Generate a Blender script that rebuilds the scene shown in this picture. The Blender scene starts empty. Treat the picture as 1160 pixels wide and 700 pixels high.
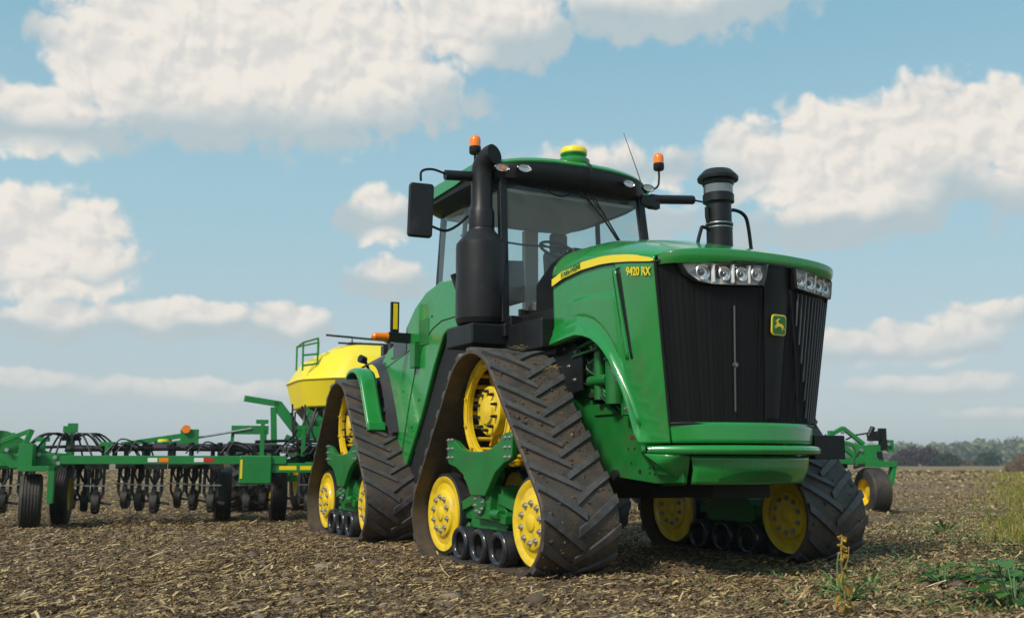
import bpy, bmesh, math, random
import numpy as np
from mathutils import Vector, Matrix, noise as mnoise
R = math.radians; PI = math.pi
random.seed(7); rng = np.random.default_rng(11)
S = bpy.context.scene
C = S.collection

# ------------------------------------------------------------------ materials
def mat(name, col=(.5,.5,.5), rough=.5, metal=0., coat=0., spec=.5, noise=0., nscale=8., dirt=0., dirtcol=(.16,.115,.07),
        bump=0., bscale=60., emit=None, dscale=3.):
    m = bpy.data.materials.new(name); m.use_nodes = True
    nt = m.node_tree; N = nt.nodes; L = nt.links
    b = N['Principled BSDF']
    b.inputs['Base Color'].default_value = (*col, 1); b.inputs['Roughness'].default_value = rough
    b.inputs['Metallic'].default_value = metal; b.inputs['Coat Weight'].default_value = coat
    b.inputs['Coat Roughness'].default_value = .08
    b.inputs['Specular IOR Level'].default_value = spec
    if emit: b.inputs['Emission Color'].default_value = (*emit[0], 1); b.inputs['Emission Strength'].default_value = emit[1]
    tc = N.new('ShaderNodeTexCoord')
    last = None
    if noise > 0:
        n = N.new('ShaderNodeTexNoise'); n.inputs['Scale'].default_value = nscale; n.inputs['Detail'].default_value = 6
        L.new(tc.outputs['Object'], n.inputs['Vector'])
        r = N.new('ShaderNodeMapRange'); r.inputs['From Min'].default_value = .3; r.inputs['From Max'].default_value = .7
        r.inputs['To Min'].default_value = 1-noise; r.inputs['To Max'].default_value = 1+noise
        L.new(n.outputs['Fac'], r.inputs['Value'])
        v = N.new('ShaderNodeVectorMath'); v.operation = 'SCALE'; v.inputs[0].default_value = col
        L.new(r.outputs[0], v.inputs['Scale']); last = v.outputs[0]
        rr = N.new('ShaderNodeMapRange'); rr.inputs['To Min'].default_value = max(.02, rough-.12); rr.inputs['To Max'].default_value = min(1, rough+.15)
        L.new(n.outputs['Fac'], rr.inputs['Value']); L.new(rr.outputs[0], b.inputs['Roughness'])
    if dirt > 0:
        n = N.new('ShaderNodeTexNoise'); n.inputs['Scale'].default_value = dscale; n.inputs['Detail'].default_value = 9
        n.inputs['Roughness'].default_value = .65
        L.new(tc.outputs['Object'], n.inputs['Vector'])
        r = N.new('ShaderNodeMapRange'); r.inputs['From Min'].default_value = .62-.35*dirt; r.inputs['From Max'].default_value = .78
        r.inputs['To Max'].default_value = min(1, .35+dirt)
        L.new(n.outputs['Fac'], r.inputs['Value'])
        mx = N.new('ShaderNodeMix'); mx.data_type = 'RGBA'
        L.new(r.outputs[0], mx.inputs[0])
        if last: L.new(last, mx.inputs[6])
        else: mx.inputs[6].default_value = (*col, 1)
        mx.inputs[7].default_value = (*dirtcol, 1); last = mx.outputs[2]
        if coat:
            iv = N.new('ShaderNodeMath'); iv.operation = 'MULTIPLY_ADD'; iv.inputs[1].default_value = -coat; iv.inputs[2].default_value = coat
            L.new(r.outputs[0], iv.inputs[0]); L.new(iv.outputs[0], b.inputs['Coat Weight'])
    if last: L.new(last, b.inputs['Base Color'])
    if bump > 0:
        n = N.new('ShaderNodeTexNoise'); n.inputs['Scale'].default_value = bscale; n.inputs['Detail'].default_value = 5
        L.new(tc.outputs['Object'], n.inputs['Vector'])
        bp = N.new('ShaderNodeBump'); bp.inputs['Strength'].default_value = bump; bp.inputs['Distance'].default_value = .01
        L.new(n.outputs['Fac'], bp.inputs['Height']); L.new(bp.outputs[0], b.inputs['Normal'])
    return m

GREEN = mat('green_paint', (.011,.235,.036), .27, coat=.7, noise=.07, nscale=2.5, dirt=.24, dscale=3.1, dirtcol=(.09,.13,.05))
GREENM = mat('green_frame_paint', (.008,.15,.024), .42, coat=.25, noise=.12, nscale=5, dirt=.3, dirtcol=(.075,.085,.035))
GREENF = mat('green_implement_paint', (.008,.20,.035), .45, coat=.2, noise=.1, nscale=4, dirt=.15, dirtcol=(.1,.1,.05))
YELLOW = mat('yellow_paint', (.83,.56,.012), .40, coat=.25, noise=.07, nscale=5, dirt=.42, dscale=7, dirtcol=(.34,.22,.06))
YDECAL = mat('yellow_decal', (.90,.68,.01), .35, coat=.3)
TANKY = mat('yellow_tank_plastic', (.86,.66,.02), .45, noise=.04, nscale=1.5, dirt=.1, dirtcol=(.5,.4,.1))
BLACK = mat('black_plastic', (.009,.009,.010), .42, spec=.35, noise=.15, nscale=7, dirt=.1, dirtcol=(.06,.055,.05))
NOSEB = mat('nose_black', (.008,.008,.009), .5, spec=.3)
BLACKG = mat('black_gloss', (.010,.010,.011), .22, coat=.4)
EXH = mat('exhaust_black', (.014,.012,.013), .40, spec=.35, noise=.12, nscale=4, dirt=.15, dirtcol=(.07,.06,.05))
DARK = mat('dark_metal', (.02,.02,.021), .55, metal=.2, noise=.2, nscale=9, dirt=.3, dirtcol=(.07,.05,.035))
GRILLE = mat('grille_mesh', (.009,.009,.010), .5, spec=.4)
RUB = mat('belt_rubber', (.03,.028,.027), .62, noise=.2, nscale=12, dirt=.85, dscale=5, dirtcol=(.12,.078,.048), bump=.5, bscale=50)
RUBL = mat('lug_rubber', (.062,.057,.058), .45, noise=.3, nscale=14, dirt=.24, dscale=7, dirtcol=(.13,.092,.062), bump=.3, bscale=80)
RUBC = mat('clean_rubber', (.022,.022,.025), .36, noise=.15, nscale=9, dirt=.25, dirtcol=(.08,.06,.045))
TYRE = mat('implement_tyre', (.03,.027,.025), .7, noise=.2, nscale=6, dirt=.5, dirtcol=(.11,.08,.055), bump=.3)
STEEL = mat('bolt_steel', (.42,.42,.43), .4, metal=.8, noise=.2, nscale=30)
CHROME = mat('reflector_chrome', (.85,.85,.85), .28, metal=.75)
LAMPIN = mat('lamp_white', (.82,.82,.80), .3, emit=((1,1,1),.0))
SEATG = mat('cab_trim', (.16,.155,.15), .8, noise=.1)
CABLIN = mat('cab_lining', (.62,.61,.58), .85)
ORANGE = mat('amber_lens', (.95,.22,.008), .25, coat=.5)
RED = mat('red_decal', (.55,.02,.02), .4)
WHITE = mat('white_decal', (.8,.8,.78), .4)
STRAWY = mat('mud_straw', (.3,.2,.09), .9)

def glass(name, tint, fac=.1, rough=.0):
    m = bpy.data.materials.new(name); m.use_nodes = True; nt = m.node_tree; N = nt.nodes; L = nt.links
    N.remove(N['Principled BSDF'])
    t = N.new('ShaderNodeBsdfTransparent'); t.inputs[0].default_value = (*tint, 1)
    g = N.new('ShaderNodeBsdfGlossy'); g.inputs['Roughness'].default_value = .02
    f = N.new('ShaderNodeLayerWeight'); pw = N.new('ShaderNodeMath'); pw.operation = 'POWER'; pw.inputs[1].default_value = 4.; L.new(f.outputs['Facing'], pw.inputs[0])
    a = N.new('ShaderNodeMath'); a.operation = 'MULTIPLY_ADD'; a.inputs[1].default_value = .7; a.inputs[2].default_value = .04+fac; a.use_clamp = True
    L.new(pw.outputs[0], a.inputs[0])
    d = N.new('ShaderNodeBsdfDiffuse'); d.inputs[0].default_value = (.45,.45,.42, 1)      # a film of dust on the pane
    mx = N.new('ShaderNodeMixShader'); L.new(a.outputs[0], mx.inputs[0]); L.new(t.outputs[0], mx.inputs[1]); L.new(g.outputs[0], mx.inputs[2])
    m2 = N.new('ShaderNodeMixShader'); m2.inputs[0].default_value = rough; L.new(mx.outputs[0], m2.inputs[1]); L.new(d.outputs[0], m2.inputs[2])
    L.new(m2.outputs[0], N['Material Output'].inputs[0]); return m
GLASS = glass('cab_glass', (.86,.92,.90), .01, .07)
LENS = glass('lamp_glass', (.95,.95,.95), .04)

# ------------------------------------------------------------------ mesh helpers
class MB:
    def __init__(s): s.v = []; s.f = []; s.mi = []; s.cur = 0
    def add(s, vs, fs):
        o = len(s.v); s.v += [tuple(v) for v in vs]; s.f += [tuple(i+o for i in f) for f in fs]; s.mi += [s.cur]*len(fs); return s
    def box(s, x0,x1,y0,y1,z0,z1, m=None):
        vs = [Vector((x,y,z)) for x in (x0,x1) for y in (y0,y1) for z in (z0,z1)]
        if m is not None: vs = [m @ v for v in vs]
        return s.add(vs, [(0,1,3,2),(4,6,7,5),(0,4,5,1),(2,3,7,6),(0,2,6,4),(1,5,7,3)])
    def cbox(s, c, d, rot=None):
        m = Matrix.Translation(c)
        if rot: m = m @ Matrix.Rotation(rot[0],4,'X') @ Matrix.Rotation(rot[1],4,'Y') @ Matrix.Rotation(rot[2],4,'Z')
        return s.box(-d[0]/2,d[0]/2,-d[1]/2,d[1]/2,-d[2]/2,d[2]/2,m)
    def bar(s, a, b, w, h, up=(0,0,1)):       # rectangular bar from a to b
        a = Vector(a); b = Vector(b); d = (b-a).normalized(); up = Vector(up)
        if abs(d.dot(up)) > .98: up = Vector((0,1,0))
        x = d.cross(up).normalized(); z = x.cross(d)
        vs = [p + x*sx*w/2 + z*sz*h/2 for p in (a,b) for sx in (-1,1) for sz in (-1,1)]
        return s.add(vs, [(0,2,3,1),(4,5,7,6),(0,4,6,2),(1,3,7,5),(0,1,5,4),(2,6,7,3)])
    def prism(s, poly, ax, a0, a1):           # poly in the two other axes (cyclic order kept x<y<z)
        n = len(poly)
        def P(p, a):
            return {'x':(a,p[0],p[1]),'y':(p[0],a,p[1]),'z':(p[0],p[1],a)}[ax]
        vs = [P(p,a0) for p in poly] + [P(p,a1) for p in poly]
        fs = [tuple(range(n-1,-1,-1)), tuple(range(n,2*n))] + [(i,(i+1)%n,n+(i+1)%n,n+i) for i in range(n)]
        return s.add(vs, fs)
    def cyl(s, a, b, r, r2=None, n=20, caps=True):
        a = Vector(a); b = Vector(b); r2 = r if r2 is None else r2
        d = (b-a).normalized(); up = Vector((0,0,1)) if abs(d.z) < .9 else Vector((1,0,0))
        x = d.cross(up).normalized(); y = d.cross(x)
        vs = [p + (x*math.cos(2*PI*i/n) + y*math.sin(2*PI*i/n))*q for p,q in ((a,r),(b,r2)) for i in range(n)]
        fs = [(i,(i+1)%n,n+(i+1)%n,n+i) for i in range(n)]
        if caps: fs += [tuple(range(n-1,-1,-1)), tuple(range(n,2*n))]
        return s.add(vs, fs)
    def tube(s, pts, r, n=10, closed=False):
        pts = [Vector(p) for p in pts]; k = len(pts); vs = []; fs = []
        prev = None
        for i,p in enumerate(pts):
            t = (pts[(i+1)%k if closed else min(i+1,k-1)] - pts[i-1 if closed else max(i-1,0)]).normalized()
            if prev is None:
                up = Vector((0,0,1)) if abs(t.z) < .9 else Vector((1,0,0)); x = t.cross(up).normalized()
            else:
                x = (prev - t*prev.dot(t)).normalized()
            prev = x; y = t.cross(x); q = r[i] if isinstance(r,(list,tuple)) else r
            vs += [p + (x*math.cos(2*PI*j/n) + y*math.sin(2*PI*j/n))*q for j in range(n)]
        for i in range(k if closed else k-1):
            for j in range(n):
                a = i*n+j; b = i*n+(j+1)%n; c = ((i+1)%k)*n+(j+1)%n; d = ((i+1)%k)*n+j
                fs.append((a,b,c,d))
        if not closed: fs += [tuple(range(n-1,-1,-1)), tuple(range((k-1)*n,k*n))]
        return s.add(vs, fs)
    def lathe(s, prof, o=(0,0,0), ax='x', n=40, closed=False):   # prof: list (r, h)
        o = Vector(o); vs = []; fs = []; k = len(prof)
        for r,h in prof:
            for j in range(n):
                c,q = math.cos(2*PI*j/n)*r, math.sin(2*PI*j/n)*r
                vs.append(o + Vector({'x':(h,c,q),'y':(q,h,c),'z':(c,q,h)}[ax]))
        for i in range(k if closed else k-1):
            for j in range(n):
                fs.append((i*n+j, i*n+(j+1)%n, ((i+1)%k)*n+(j+1)%n, ((i+1)%k)*n+j))
        return s.add(vs, fs)
    def grid(s, fn, nu, nv, flip=False):
        vs = [fn(i/nu, j/nv) for i in range(nu+1) for j in range(nv+1)]
        fs = []
        for i in range(nu):
            for j in range(nv):
                a = i*(nv+1)+j; q = (a, a+1, a+nv+2, a+nv+1); fs.append(q[::-1] if flip else q)
        return s.add(vs, fs)
    def build(s, name, m, parent=None, bevel=0., seg=2, smooth=35, solid=0.):
        me = bpy.data.meshes.new(name); me.from_pydata(s.v, [], s.f)
        ms = m if isinstance(m,(list,tuple)) else [m]
        for x in ms: me.materials.append(x)
        if len(ms) > 1: me.polygons.foreach_set('material_index', s.mi)
        bm = bmesh.new(); bm.from_mesh(me); bmesh.ops.recalc_face_normals(bm, faces=bm.faces); bm.to_mesh(me); bm.free()
        if smooth:
            me.polygons.foreach_set('use_smooth', [True]*len(me.polygons)); me.set_sharp_from_angle(angle=R(smooth))
        o = bpy.data.objects.new(name, me); C.objects.link(o); o.parent = parent
        if solid:
            md = o.modifiers.new('thickness','SOLIDIFY'); md.thickness = solid; md.offset = 0
        if bevel:
            md = o.modifiers.new('bevel','BEVEL'); md.width = bevel; md.segments = seg; md.limit_method = 'ANGLE'; md.angle_limit = R(38)
            md.harden_normals = True
        return o
def tag(o, label=None, cat=None, group=None, kind=None):
    for k,v in (('label',label),('category',cat),('group',group),('kind',kind)):
        if v: o[k] = v
    return o
def empty(name, loc=(0,0,0), rz=0, label=None, cat=None, group=None):
    o = bpy.data.objects.new(name, None); C.objects.link(o); o.location = loc; o.rotation_euler = (0,0,rz); o.empty_display_size = .3
    return tag(o, label, cat, group)
def copy_tree(o, parent=None):
    c = o.copy(); C.objects.link(c); c.parent = parent
    for ch in o.children: copy_tree(ch, c)
    return c
def lerp(a,b,t): return a+(b-a)*t
def interp(x, xs, ys): return float(np.interp(x, xs, ys))
def bez(pts, n=16):                               # Catmull-Rom through the points
    P = [Vector(p) for p in pts]; P = [P[0]*2-P[1]] + P + [P[-1]*2-P[-2]]; out = []
    for i in range(1, len(P)-2):
        for k in range(n):
            t = k/n; a,b,c,d = P[i-1:i+3]
            out.append(.5*((2*b)+(c-a)*t+(2*a-5*b+4*c-d)*t*t+(3*b-a-3*c+d)*t**3))
    out.append(P[-2]); return out
def text(name, body, size, m, parent, M, extrude=.002, bold=True, spacing=1., xs=1.):
    cu = bpy.data.curves.new(name, 'FONT'); cu.body = body; cu.size = size; cu.extrude = extrude; cu.align_x = 'CENTER'; cu.align_y = 'CENTER'
    cu.space_character = spacing; cu.offset = size*.022 if bold else 0; cu.resolution_u = 4
    t = bpy.data.objects.new(name+'_curve', cu); C.objects.link(t)
    dg = bpy.context.evaluated_depsgraph_get(); me = bpy.data.meshes.new_from_object(t.evaluated_get(dg))
    bpy.data.objects.remove(t); me.name = name
    me.transform(Matrix.Diagonal((xs,1,1,1)))
    me.materials.clear(); me.materials.append(m)
    o = bpy.data.objects.new(name, me); C.objects.link(o); o.parent = parent; o.matrix_local = M
    return o
def frameM(o, xdir, ydir):
    x = Vector(xdir).normalized(); y = Vector(ydir); y = (y - x*y.dot(x)).normalized(); z = x.cross(y)
    M = Matrix.Identity(4)
    for i in range(3): M[i][0]=x[i]; M[i][1]=y[i]; M[i][2]=z[i]; M[i][3]=o[i]
    return M

# ------------------------------------------------------------------ camera
cam = bpy.data.cameras.new('camera'); co = bpy.data.objects.new('camera', cam); C.objects.link(co); S.camera = co
CAM = Vector((-5.568, 8.131, .903)); yaw, tilt = .492, .151
cam.sensor_width = 36; cam.lens = 36*1144.3/1160; cam.clip_end = 3000; cam.clip_start = .05
Rv = Vector((math.cos(yaw), math.sin(yaw), 0)); Dv = Vector((math.sin(yaw), -math.cos(yaw), 0)); Uv = Vector((0,0,1))
Fv = Dv*math.cos(tilt)+Uv*math.sin(tilt); Vv = -Dv*math.sin(tilt)+Uv*math.cos(tilt)
M = Matrix.Identity(4)
for i in range(3): M[i][0]=Rv[i]; M[i][1]=Vv[i]; M[i][2]=-Fv[i]; M[i][3]=CAM[i]
co.matrix_world = M
cam.dof.use_dof = True; cam.dof.focus_distance = 8.9; cam.dof.aperture_fstop = 2.0

# ------------------------------------------------------------------ the ground
def vnoise(x, y, seed=0):
    xi = np.floor(x).astype(np.int64); yi = np.floor(y).astype(np.int64); fx = x-xi; fy = y-yi
    fx = fx*fx*(3-2*fx); fy = fy*fy*(3-2*fy)
    def h(a,b):
        n = (a*374761393 + b*668265263 + seed*974634777) & 0xffffffff
        n = ((n ^ (n >> 13))*1274126177) & 0xffffffff; n = n ^ (n >> 16)
        return (n & 0xffff)/65535.
    return (h(xi,yi)*(1-fx)+h(xi+1,yi)*fx)*(1-fy)+(h(xi,yi+1)*(1-fx)+h(xi+1,yi+1)*fx)*fy
def height(x, y):
    x = np.asarray(x,float); y = np.asarray(y,float)
    h = .08*(vnoise(x*.35,y*.35,1)-.5) + .05*(vnoise(x*1.3,y*1.3,2)-.5) + .04*(vnoise(x*3.7,y*3.7,3)-.5)
    h += .026*(vnoise(x*9,y*9,4)-.5) + .018*(vnoise(x*21,y*21,5)-.5) + .012*(vnoise(x*47,y*47,6)-.5)
    d = np.hypot(x-CAM.x, y-CAM.y)
    h *= np.clip(1.3-d/120, .4, 1)
    # pressed flat under the tracks
    tr = np.minimum(np.abs(np.abs(x)-1.345)-.36, 99); ty = np.maximum(np.abs(y+1.8)-3.3, 0)
    k = np.clip(np.maximum(tr,ty)/.35, 0, 1); h = h*(.25+.75*k)
    # low berm of turned soil towards the field margin on the right
    s = (x*.80+y*.60); h += .12*np.exp(-((s-3.4)/1.1)**2)*(x>-2)*np.clip(vnoise(x*.8,y*.8,9)*1.6,0,1)
    h = h + (1-k)*.026 + .035*np.exp(-((np.maximum(tr,ty)-.10)/.07)**2)*vnoise(x*6,y*6,15)
    return h - .012
def ground():
    nr, na = 560, 620
    rad = np.concatenate([[0, 1.5, 3], np.geomspace(4.2, 45, nr), np.geomspace(48, 1400, 50)])
    core = np.linspace(-34, 34, na); rest = np.linspace(34, 326, 40)[1:-1]
    ang = np.radians(np.concatenate([core, rest]))
    base = math.atan2(Dv.y, Dv.x)
    A, Rr = np.meshgrid(base-ang, rad); X = CAM.x+Rr*np.cos(A); Y = CAM.y+Rr*np.sin(A); Z = height(X, Y)
    n, m = X.shape
    vs = np.stack([X.ravel(),Y.ravel(),Z.ravel()],1)
    i = np.arange(n-1)[:,None]; j = np.arange(m)[None,:]; j2 = (j+1)%m
    f = np.stack([i*m+j+0*i, i*m+j2, (i+1)*m+j2, (i+1)*m+j+0*i], -1).reshape(-1,4)
    me = bpy.data.meshes.new('field_ground')
    me.vertices.add(len(vs)); me.vertices.foreach_set('co', vs.ravel())
    me.loops.add(f.size); me.loops.foreach_set('vertex_index', f.ravel().astype(np.int32))
    me.polygons.add(len(f)); me.polygons.foreach_set('loop_start', np.arange(0,f.size,4,dtype=np.int32))
    me.update(calc_edges=True); me.validate()
    me.polygons.foreach_set('use_smooth', np.ones(len(f),bool))
    o = bpy.data.objects.new('field_ground', me); C.objects.link(o); tag(o, kind='structure'); return o
def soil_material():
    m = bpy.data.materials.new('soil'); m.use_nodes = True; nt = m.node_tree; N = nt.nodes; L = nt.links; b = N['Principled BSDF']
    b.inputs['Roughness'].default_value = .95; b.inputs['Specular IOR Level'].default_value = .15
    g = N.new('ShaderNodeNewGeometry')
    def noi(sc, det=6, ro=.6, st=None, off=0):
        n = N.new('ShaderNodeTexNoise'); n.inputs['Scale'].default_value = sc; n.inputs['Detail'].default_value = det; n.inputs['Roughness'].default_value = ro
        mp = N.new('ShaderNodeMapping'); L.new(g.outputs['Position'], mp.inputs[0]); mp.inputs['Location'].default_value = (off,off,0)
        if st: mp.inputs['Rotation'].default_value = (0,0,st[0]); mp.inputs['Scale'].default_value = (st[1],st[2],1)
        L.new(mp.outputs[0], n.inputs['Vector']); return n.outputs['Fac']
    def rng_(s, a, c, lo=0, hi=1):
        r = N.new('ShaderNodeMapRange'); r.inputs[1].default_value=a; r.inputs[2].default_value=c; r.inputs[3].default_value=lo; r.inputs[4].default_value=hi
        L.new(s, r.inputs[0]); return r.outputs[0]
    def mix(f, a, c, bt='MIX'):
        x = N.new('ShaderNodeMix'); x.data_type='RGBA'; x.blend_type = bt
        L.new(f, x.inputs[0]) if hasattr(f,'links') else setattr(x.inputs[0],'default_value',f)
        for k,q in ((6,a),(7,c)):
            if hasattr(q,'links'): L.new(q, x.inputs[k])
            else: x.inputs[k].default_value = (*q,1)
        return x.outputs[2]
    base = mix(rng_(noi(1.1,5), .35,.65), (.085,.056,.036), (.165,.112,.072))
    base = mix(rng_(noi(14,8,.7), .42,.66), base, (.23,.162,.104))
    # lying straw: thin flecks, two directions, in drifts
    drift = rng_(noi(.9,4,.6,off=7), .36,.6,.25,1)
    s1 = rng_(noi(30,3,.6,(.5,1,5.5)), .60,.66); s2 = rng_(noi(34,3,.6,(-.7,1,6),3), .60,.66); s3 = rng_(noi(26,3,.6,(1.7,1,5),9), .61,.67)
    mx = N.new('ShaderNodeMath'); mx.operation='MAXIMUM'; L.new(s1,mx.inputs[0]); L.new(s2,mx.inputs[1])
    mx2 = N.new('ShaderNodeMath'); mx2.operation='MAXIMUM'; L.new(mx.outputs[0],mx2.inputs[0]); L.new(s3,mx2.inputs[1])
    ml = N.new('ShaderNodeMath'); ml.operation='MULTIPLY'; L.new(mx2.outputs[0],ml.inputs[0]); L.new(drift,ml.inputs[1])
    col = mix(ml.outputs[0], base, (.40,.285,.14))
    # far away the stubble closes up into a tan field
    dv = N.new('ShaderNodeVectorMath'); dv.operation='DISTANCE'; L.new(g.outputs['Position'],dv.inputs[0]); dv.inputs[1].default_value=(1,0,0)
    far = rng_(dv.outputs['Value'], 10, 70, 0, .8)
    fm = N.new('ShaderNodeMath'); fm.operation='MULTIPLY'; L.new(far,fm.inputs[0]); L.new(rng_(noi(.16,7,.65,(1.07,.35,1.2),2), .3,.6,.35,1), fm.inputs[1])
    col = mix(fm.outputs[0], col, mix(rng_(noi(3,6,.7), .35,.65), (.17,.115,.06), (.36,.25,.12)))
    # faint green regrowth in the distance
    gm = N.new('ShaderNodeMath'); gm.operation='MULTIPLY'; L.new(rng_(dv.outputs['Value'],60,300,0,.55),gm.inputs[0]); L.new(rng_(noi(.02,5),.45,.6),gm.inputs[1])
    col = mix(gm.outputs[0], col, (.13,.15,.05))
    L.new(col, b.inputs['Base Color'])
    bp = N.new('ShaderNodeBump'); bp.inputs['Strength'].default_value=.8; bp.inputs['Distance'].default_value=.02
    ad = N.new('ShaderNodeMath'); ad.operation='MULTIPLY_ADD'; L.new(ml.outputs[0],ad.inputs[0]); ad.inputs[1].default_value=.35; L.new(noi(18,9,.75),ad.inputs[2])
    L.new(ad.outputs[0], bp.inputs['Height']); L.new(bp.outputs[0], b.inputs['Normal'])
    return m
SOIL = soil_material(); gobj = ground(); gobj.data.materials.append(SOIL)

def mesh_np(name, vs, f, mats, mi=None, smooth=False, kind='stuff', label=None):
    me = bpy.data.meshes.new(name); k = f.shape[1]
    me.vertices.add(len(vs)); me.vertices.foreach_set('co', vs.astype(np.float32).ravel())
    me.loops.add(f.size); me.loops.foreach_set('vertex_index', f.astype(np.int32).ravel())
    me.polygons.add(len(f)); me.polygons.foreach_set('loop_start', np.arange(0,f.size,k,dtype=np.int32))
    me.update(calc_edges=True)
    for m_ in mats: me.materials.append(m_)
    if mi is not None: me.polygons.foreach_set('material_index', mi.astype(np.int32))
    if smooth: me.polygons.foreach_set('use_smooth', np.ones(len(f),bool))
    o = bpy.data.objects.new(name, me); C.objects.link(o)
    tag(o, label, None, None, kind); return o
def scatter(n, rmin, rmax, power=1.6, half=31):
    u = rng.random(n); r = (rmin**(2-power) + u*(rmax**(2-power)-rmin**(2-power)))**(1/(2-power))
    a = math.atan2(Dv.y,Dv.x) - np.radians(rng.uniform(-half,half,n))
    return CAM.x+r*np.cos(a), CAM.y+r*np.sin(a), r
def varied(name, stops, rough=.85, scale=40, trans=0.):
    m = bpy.data.materials.new(name); m.use_nodes = True; nt = m.node_tree; N = nt.nodes; L = nt.links; b = N['Principled BSDF']
    b.inputs['Roughness'].default_value = rough; b.inputs['Specular IOR Level'].default_value = .25
    g = N.new('ShaderNodeNewGeometry'); r = N.new('ShaderNodeValToRGB'); L.new(g.outputs['Random Per Island'], r.inputs[0])
    while len(r.color_ramp.elements) < len(stops): r.color_ramp.elements.new(.5)
    for i,(p,c) in enumerate(stops): r.color_ramp.elements[i].position = p; r.color_ramp.elements[i].color = (*c,1)
    L.new(r.outputs[0], b.inputs['Base Color'])
    if trans:
        t = N.new('ShaderNodeBsdfTranslucent'); L.new(r.outputs[0], t.inputs[0]); mx = N.new('ShaderNodeMixShader'); mx.inputs[0].default_value = trans
        L.new(b.outputs[0], mx.inputs[1]); L.new(t.outputs[0], mx.inputs[2]); L.new(mx.outputs[0], N['Material Output'].inputs[0])
    return m
STRAW = varied('straw', [(0,(.080,.048,.028)),(.35,(.165,.105,.056)),(.65,(.30,.198,.092)),(.9,(.49,.34,.15)),(1,(.66,.51,.28))])
CLODM = varied('clod_soil', [(0,(.075,.054,.038)),(.6,(.15,.11,.078)),(1,(.27,.20,.14))], rough=1)

def straw_litter():
    n = 520000; x,y,r = scatter(n, 4.6, 34, 1.5)
    dens = .30+1.1*vnoise(x*.9+4,y*.9,21)*(.4+.9*vnoise(x*3.1,y*3.1,23)); keep = rng.random(n) < dens*np.where(np.abs(np.abs(x)-1.345)<.4, .6, 1); x,y,r = x[keep],y[keep],r[keep]; n = len(x)
    ln = rng.gamma(1.3,.020,n)+.012; ln = np.minimum(ln,.18); w = np.minimum(rng.uniform(.0016,.0060,n)*(1+r/24), ln*.30)
    a = rng.normal(math.radians(28),1.15,n); pit = np.abs(rng.normal(0,.22,n)); bend = rng.normal(0,.12,n)
    z = height(x,y)+rng.uniform(.005,.028,n)
    dx,dy = np.cos(a),np.sin(a); px,py = -dy,dx
    V = np.zeros((n,6,3)); ti = rng.uniform(-.45,.45,n)
    for k,t in enumerate((-.5,0,.5)):
        cx = x+dx*ln*t+px*bend*ln*(abs(t)*2); cy = y+dy*ln*t+py*bend*ln*(abs(t)*2); cz = z+(t+.5)*ln*np.sin(pit)+(0 if t else .15*ln*np.abs(bend))
        V[:,k*2] = np.stack([cx-px*w,cy-py*w,cz-w*ti],1); V[:,k*2+1] = np.stack([cx+px*w,cy+py*w,cz+w*ti],1)
    b0 = (np.arange(n)*6)[:,None]; f = np.concatenate([b0+np.array([[0,1,3,2]]), b0+np.array([[2,3,5,4]])])
    mesh_np('straw_litter', V.reshape(-1,3), f, [STRAW], label='pale chopped straw lying scattered over the brown soil')
def soil_clods():
    n = 10000; x,y,r = scatter(n, 4.6, 24, 1.6)
    bm = bmesh.new(); bmesh.ops.create_icosphere(bm, subdivisions=1, radius=1); bv = np.array([v.co[:] for v in bm.verts]); bf = np.array([[v.index for v in f.verts] for f in bm.faces]); bm.free()
    s = np.minimum(rng.gamma(1.6,.008,n)+.005,.045)*np.where(np.abs(np.abs(x)-1.345)<.4,.5,1)
    big = rng.random(n) < .045*(vnoise(x*.8,y*.8,88) > .45); s = np.where(big, s+rng.uniform(.02,.05,n), s)
    k = len(bv); J = 1+rng.uniform(-.38,.38,(n,k,1)); an = rng.uniform(0,6.28,n); c,q = np.cos(an)[:,None],np.sin(an)[:,None]
    V = bv[None]*J*s[:,None,None]; V[...,0] *= rng.uniform(.8,1.6,n)[:,None]; V[...,2] *= .62
    X = V[...,0]*c-V[...,1]*q + x[:,None]; Y = V[...,0]*q+V[...,1]*c + y[:,None]; Z = V[...,2]+(height(x,y)+s*.12)[:,None]
    f = (bf[None]+(np.arange(n)*k)[:,None,None]).reshape(-1,3)
    mesh_np('soil_clods', np.stack([X,Y,Z],-1).reshape(-1,3), f, [CLODM], label='dark crumbled soil clods strewn over the field')
def far_litter():
    n = 70000; x,y,r = scatter(n, 28, 130, 1.2, 30); keep = rng.random(n) < vnoise(x*.12,y*.12,77)*1.3; x,y,r = x[keep],y[keep],r[keep]; n = len(x)
    s = rng.uniform(.02,.06,n)*(r/40); a = rng.uniform(0,6.28,n); z = height(x,y)
    V = np.zeros((n,4,3))
    for k,(p,q) in enumerate(((-1,-.35),(1,-.3),(.9,.4),(-.8,.3))):
        V[:,k] = np.stack([x+(np.cos(a)*p-np.sin(a)*q)*s, y+(np.sin(a)*p+np.cos(a)*q)*s, z+.01+(q+.35)*s*.7],1)
    mesh_np('far_straw_litter', V.reshape(-1,3), np.arange(n*4).reshape(-1,4), [STRAW], label='stubble and straw tufts spread over the far field')
straw_litter(); soil_clods(); far_litter()

# ------------------------------------------------------------------ the tractor
T = empty('tractor', (0,0,0), 0, 'big green four-track tractor with yellow wheels and black grille standing in the middle', 'tractor')

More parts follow.
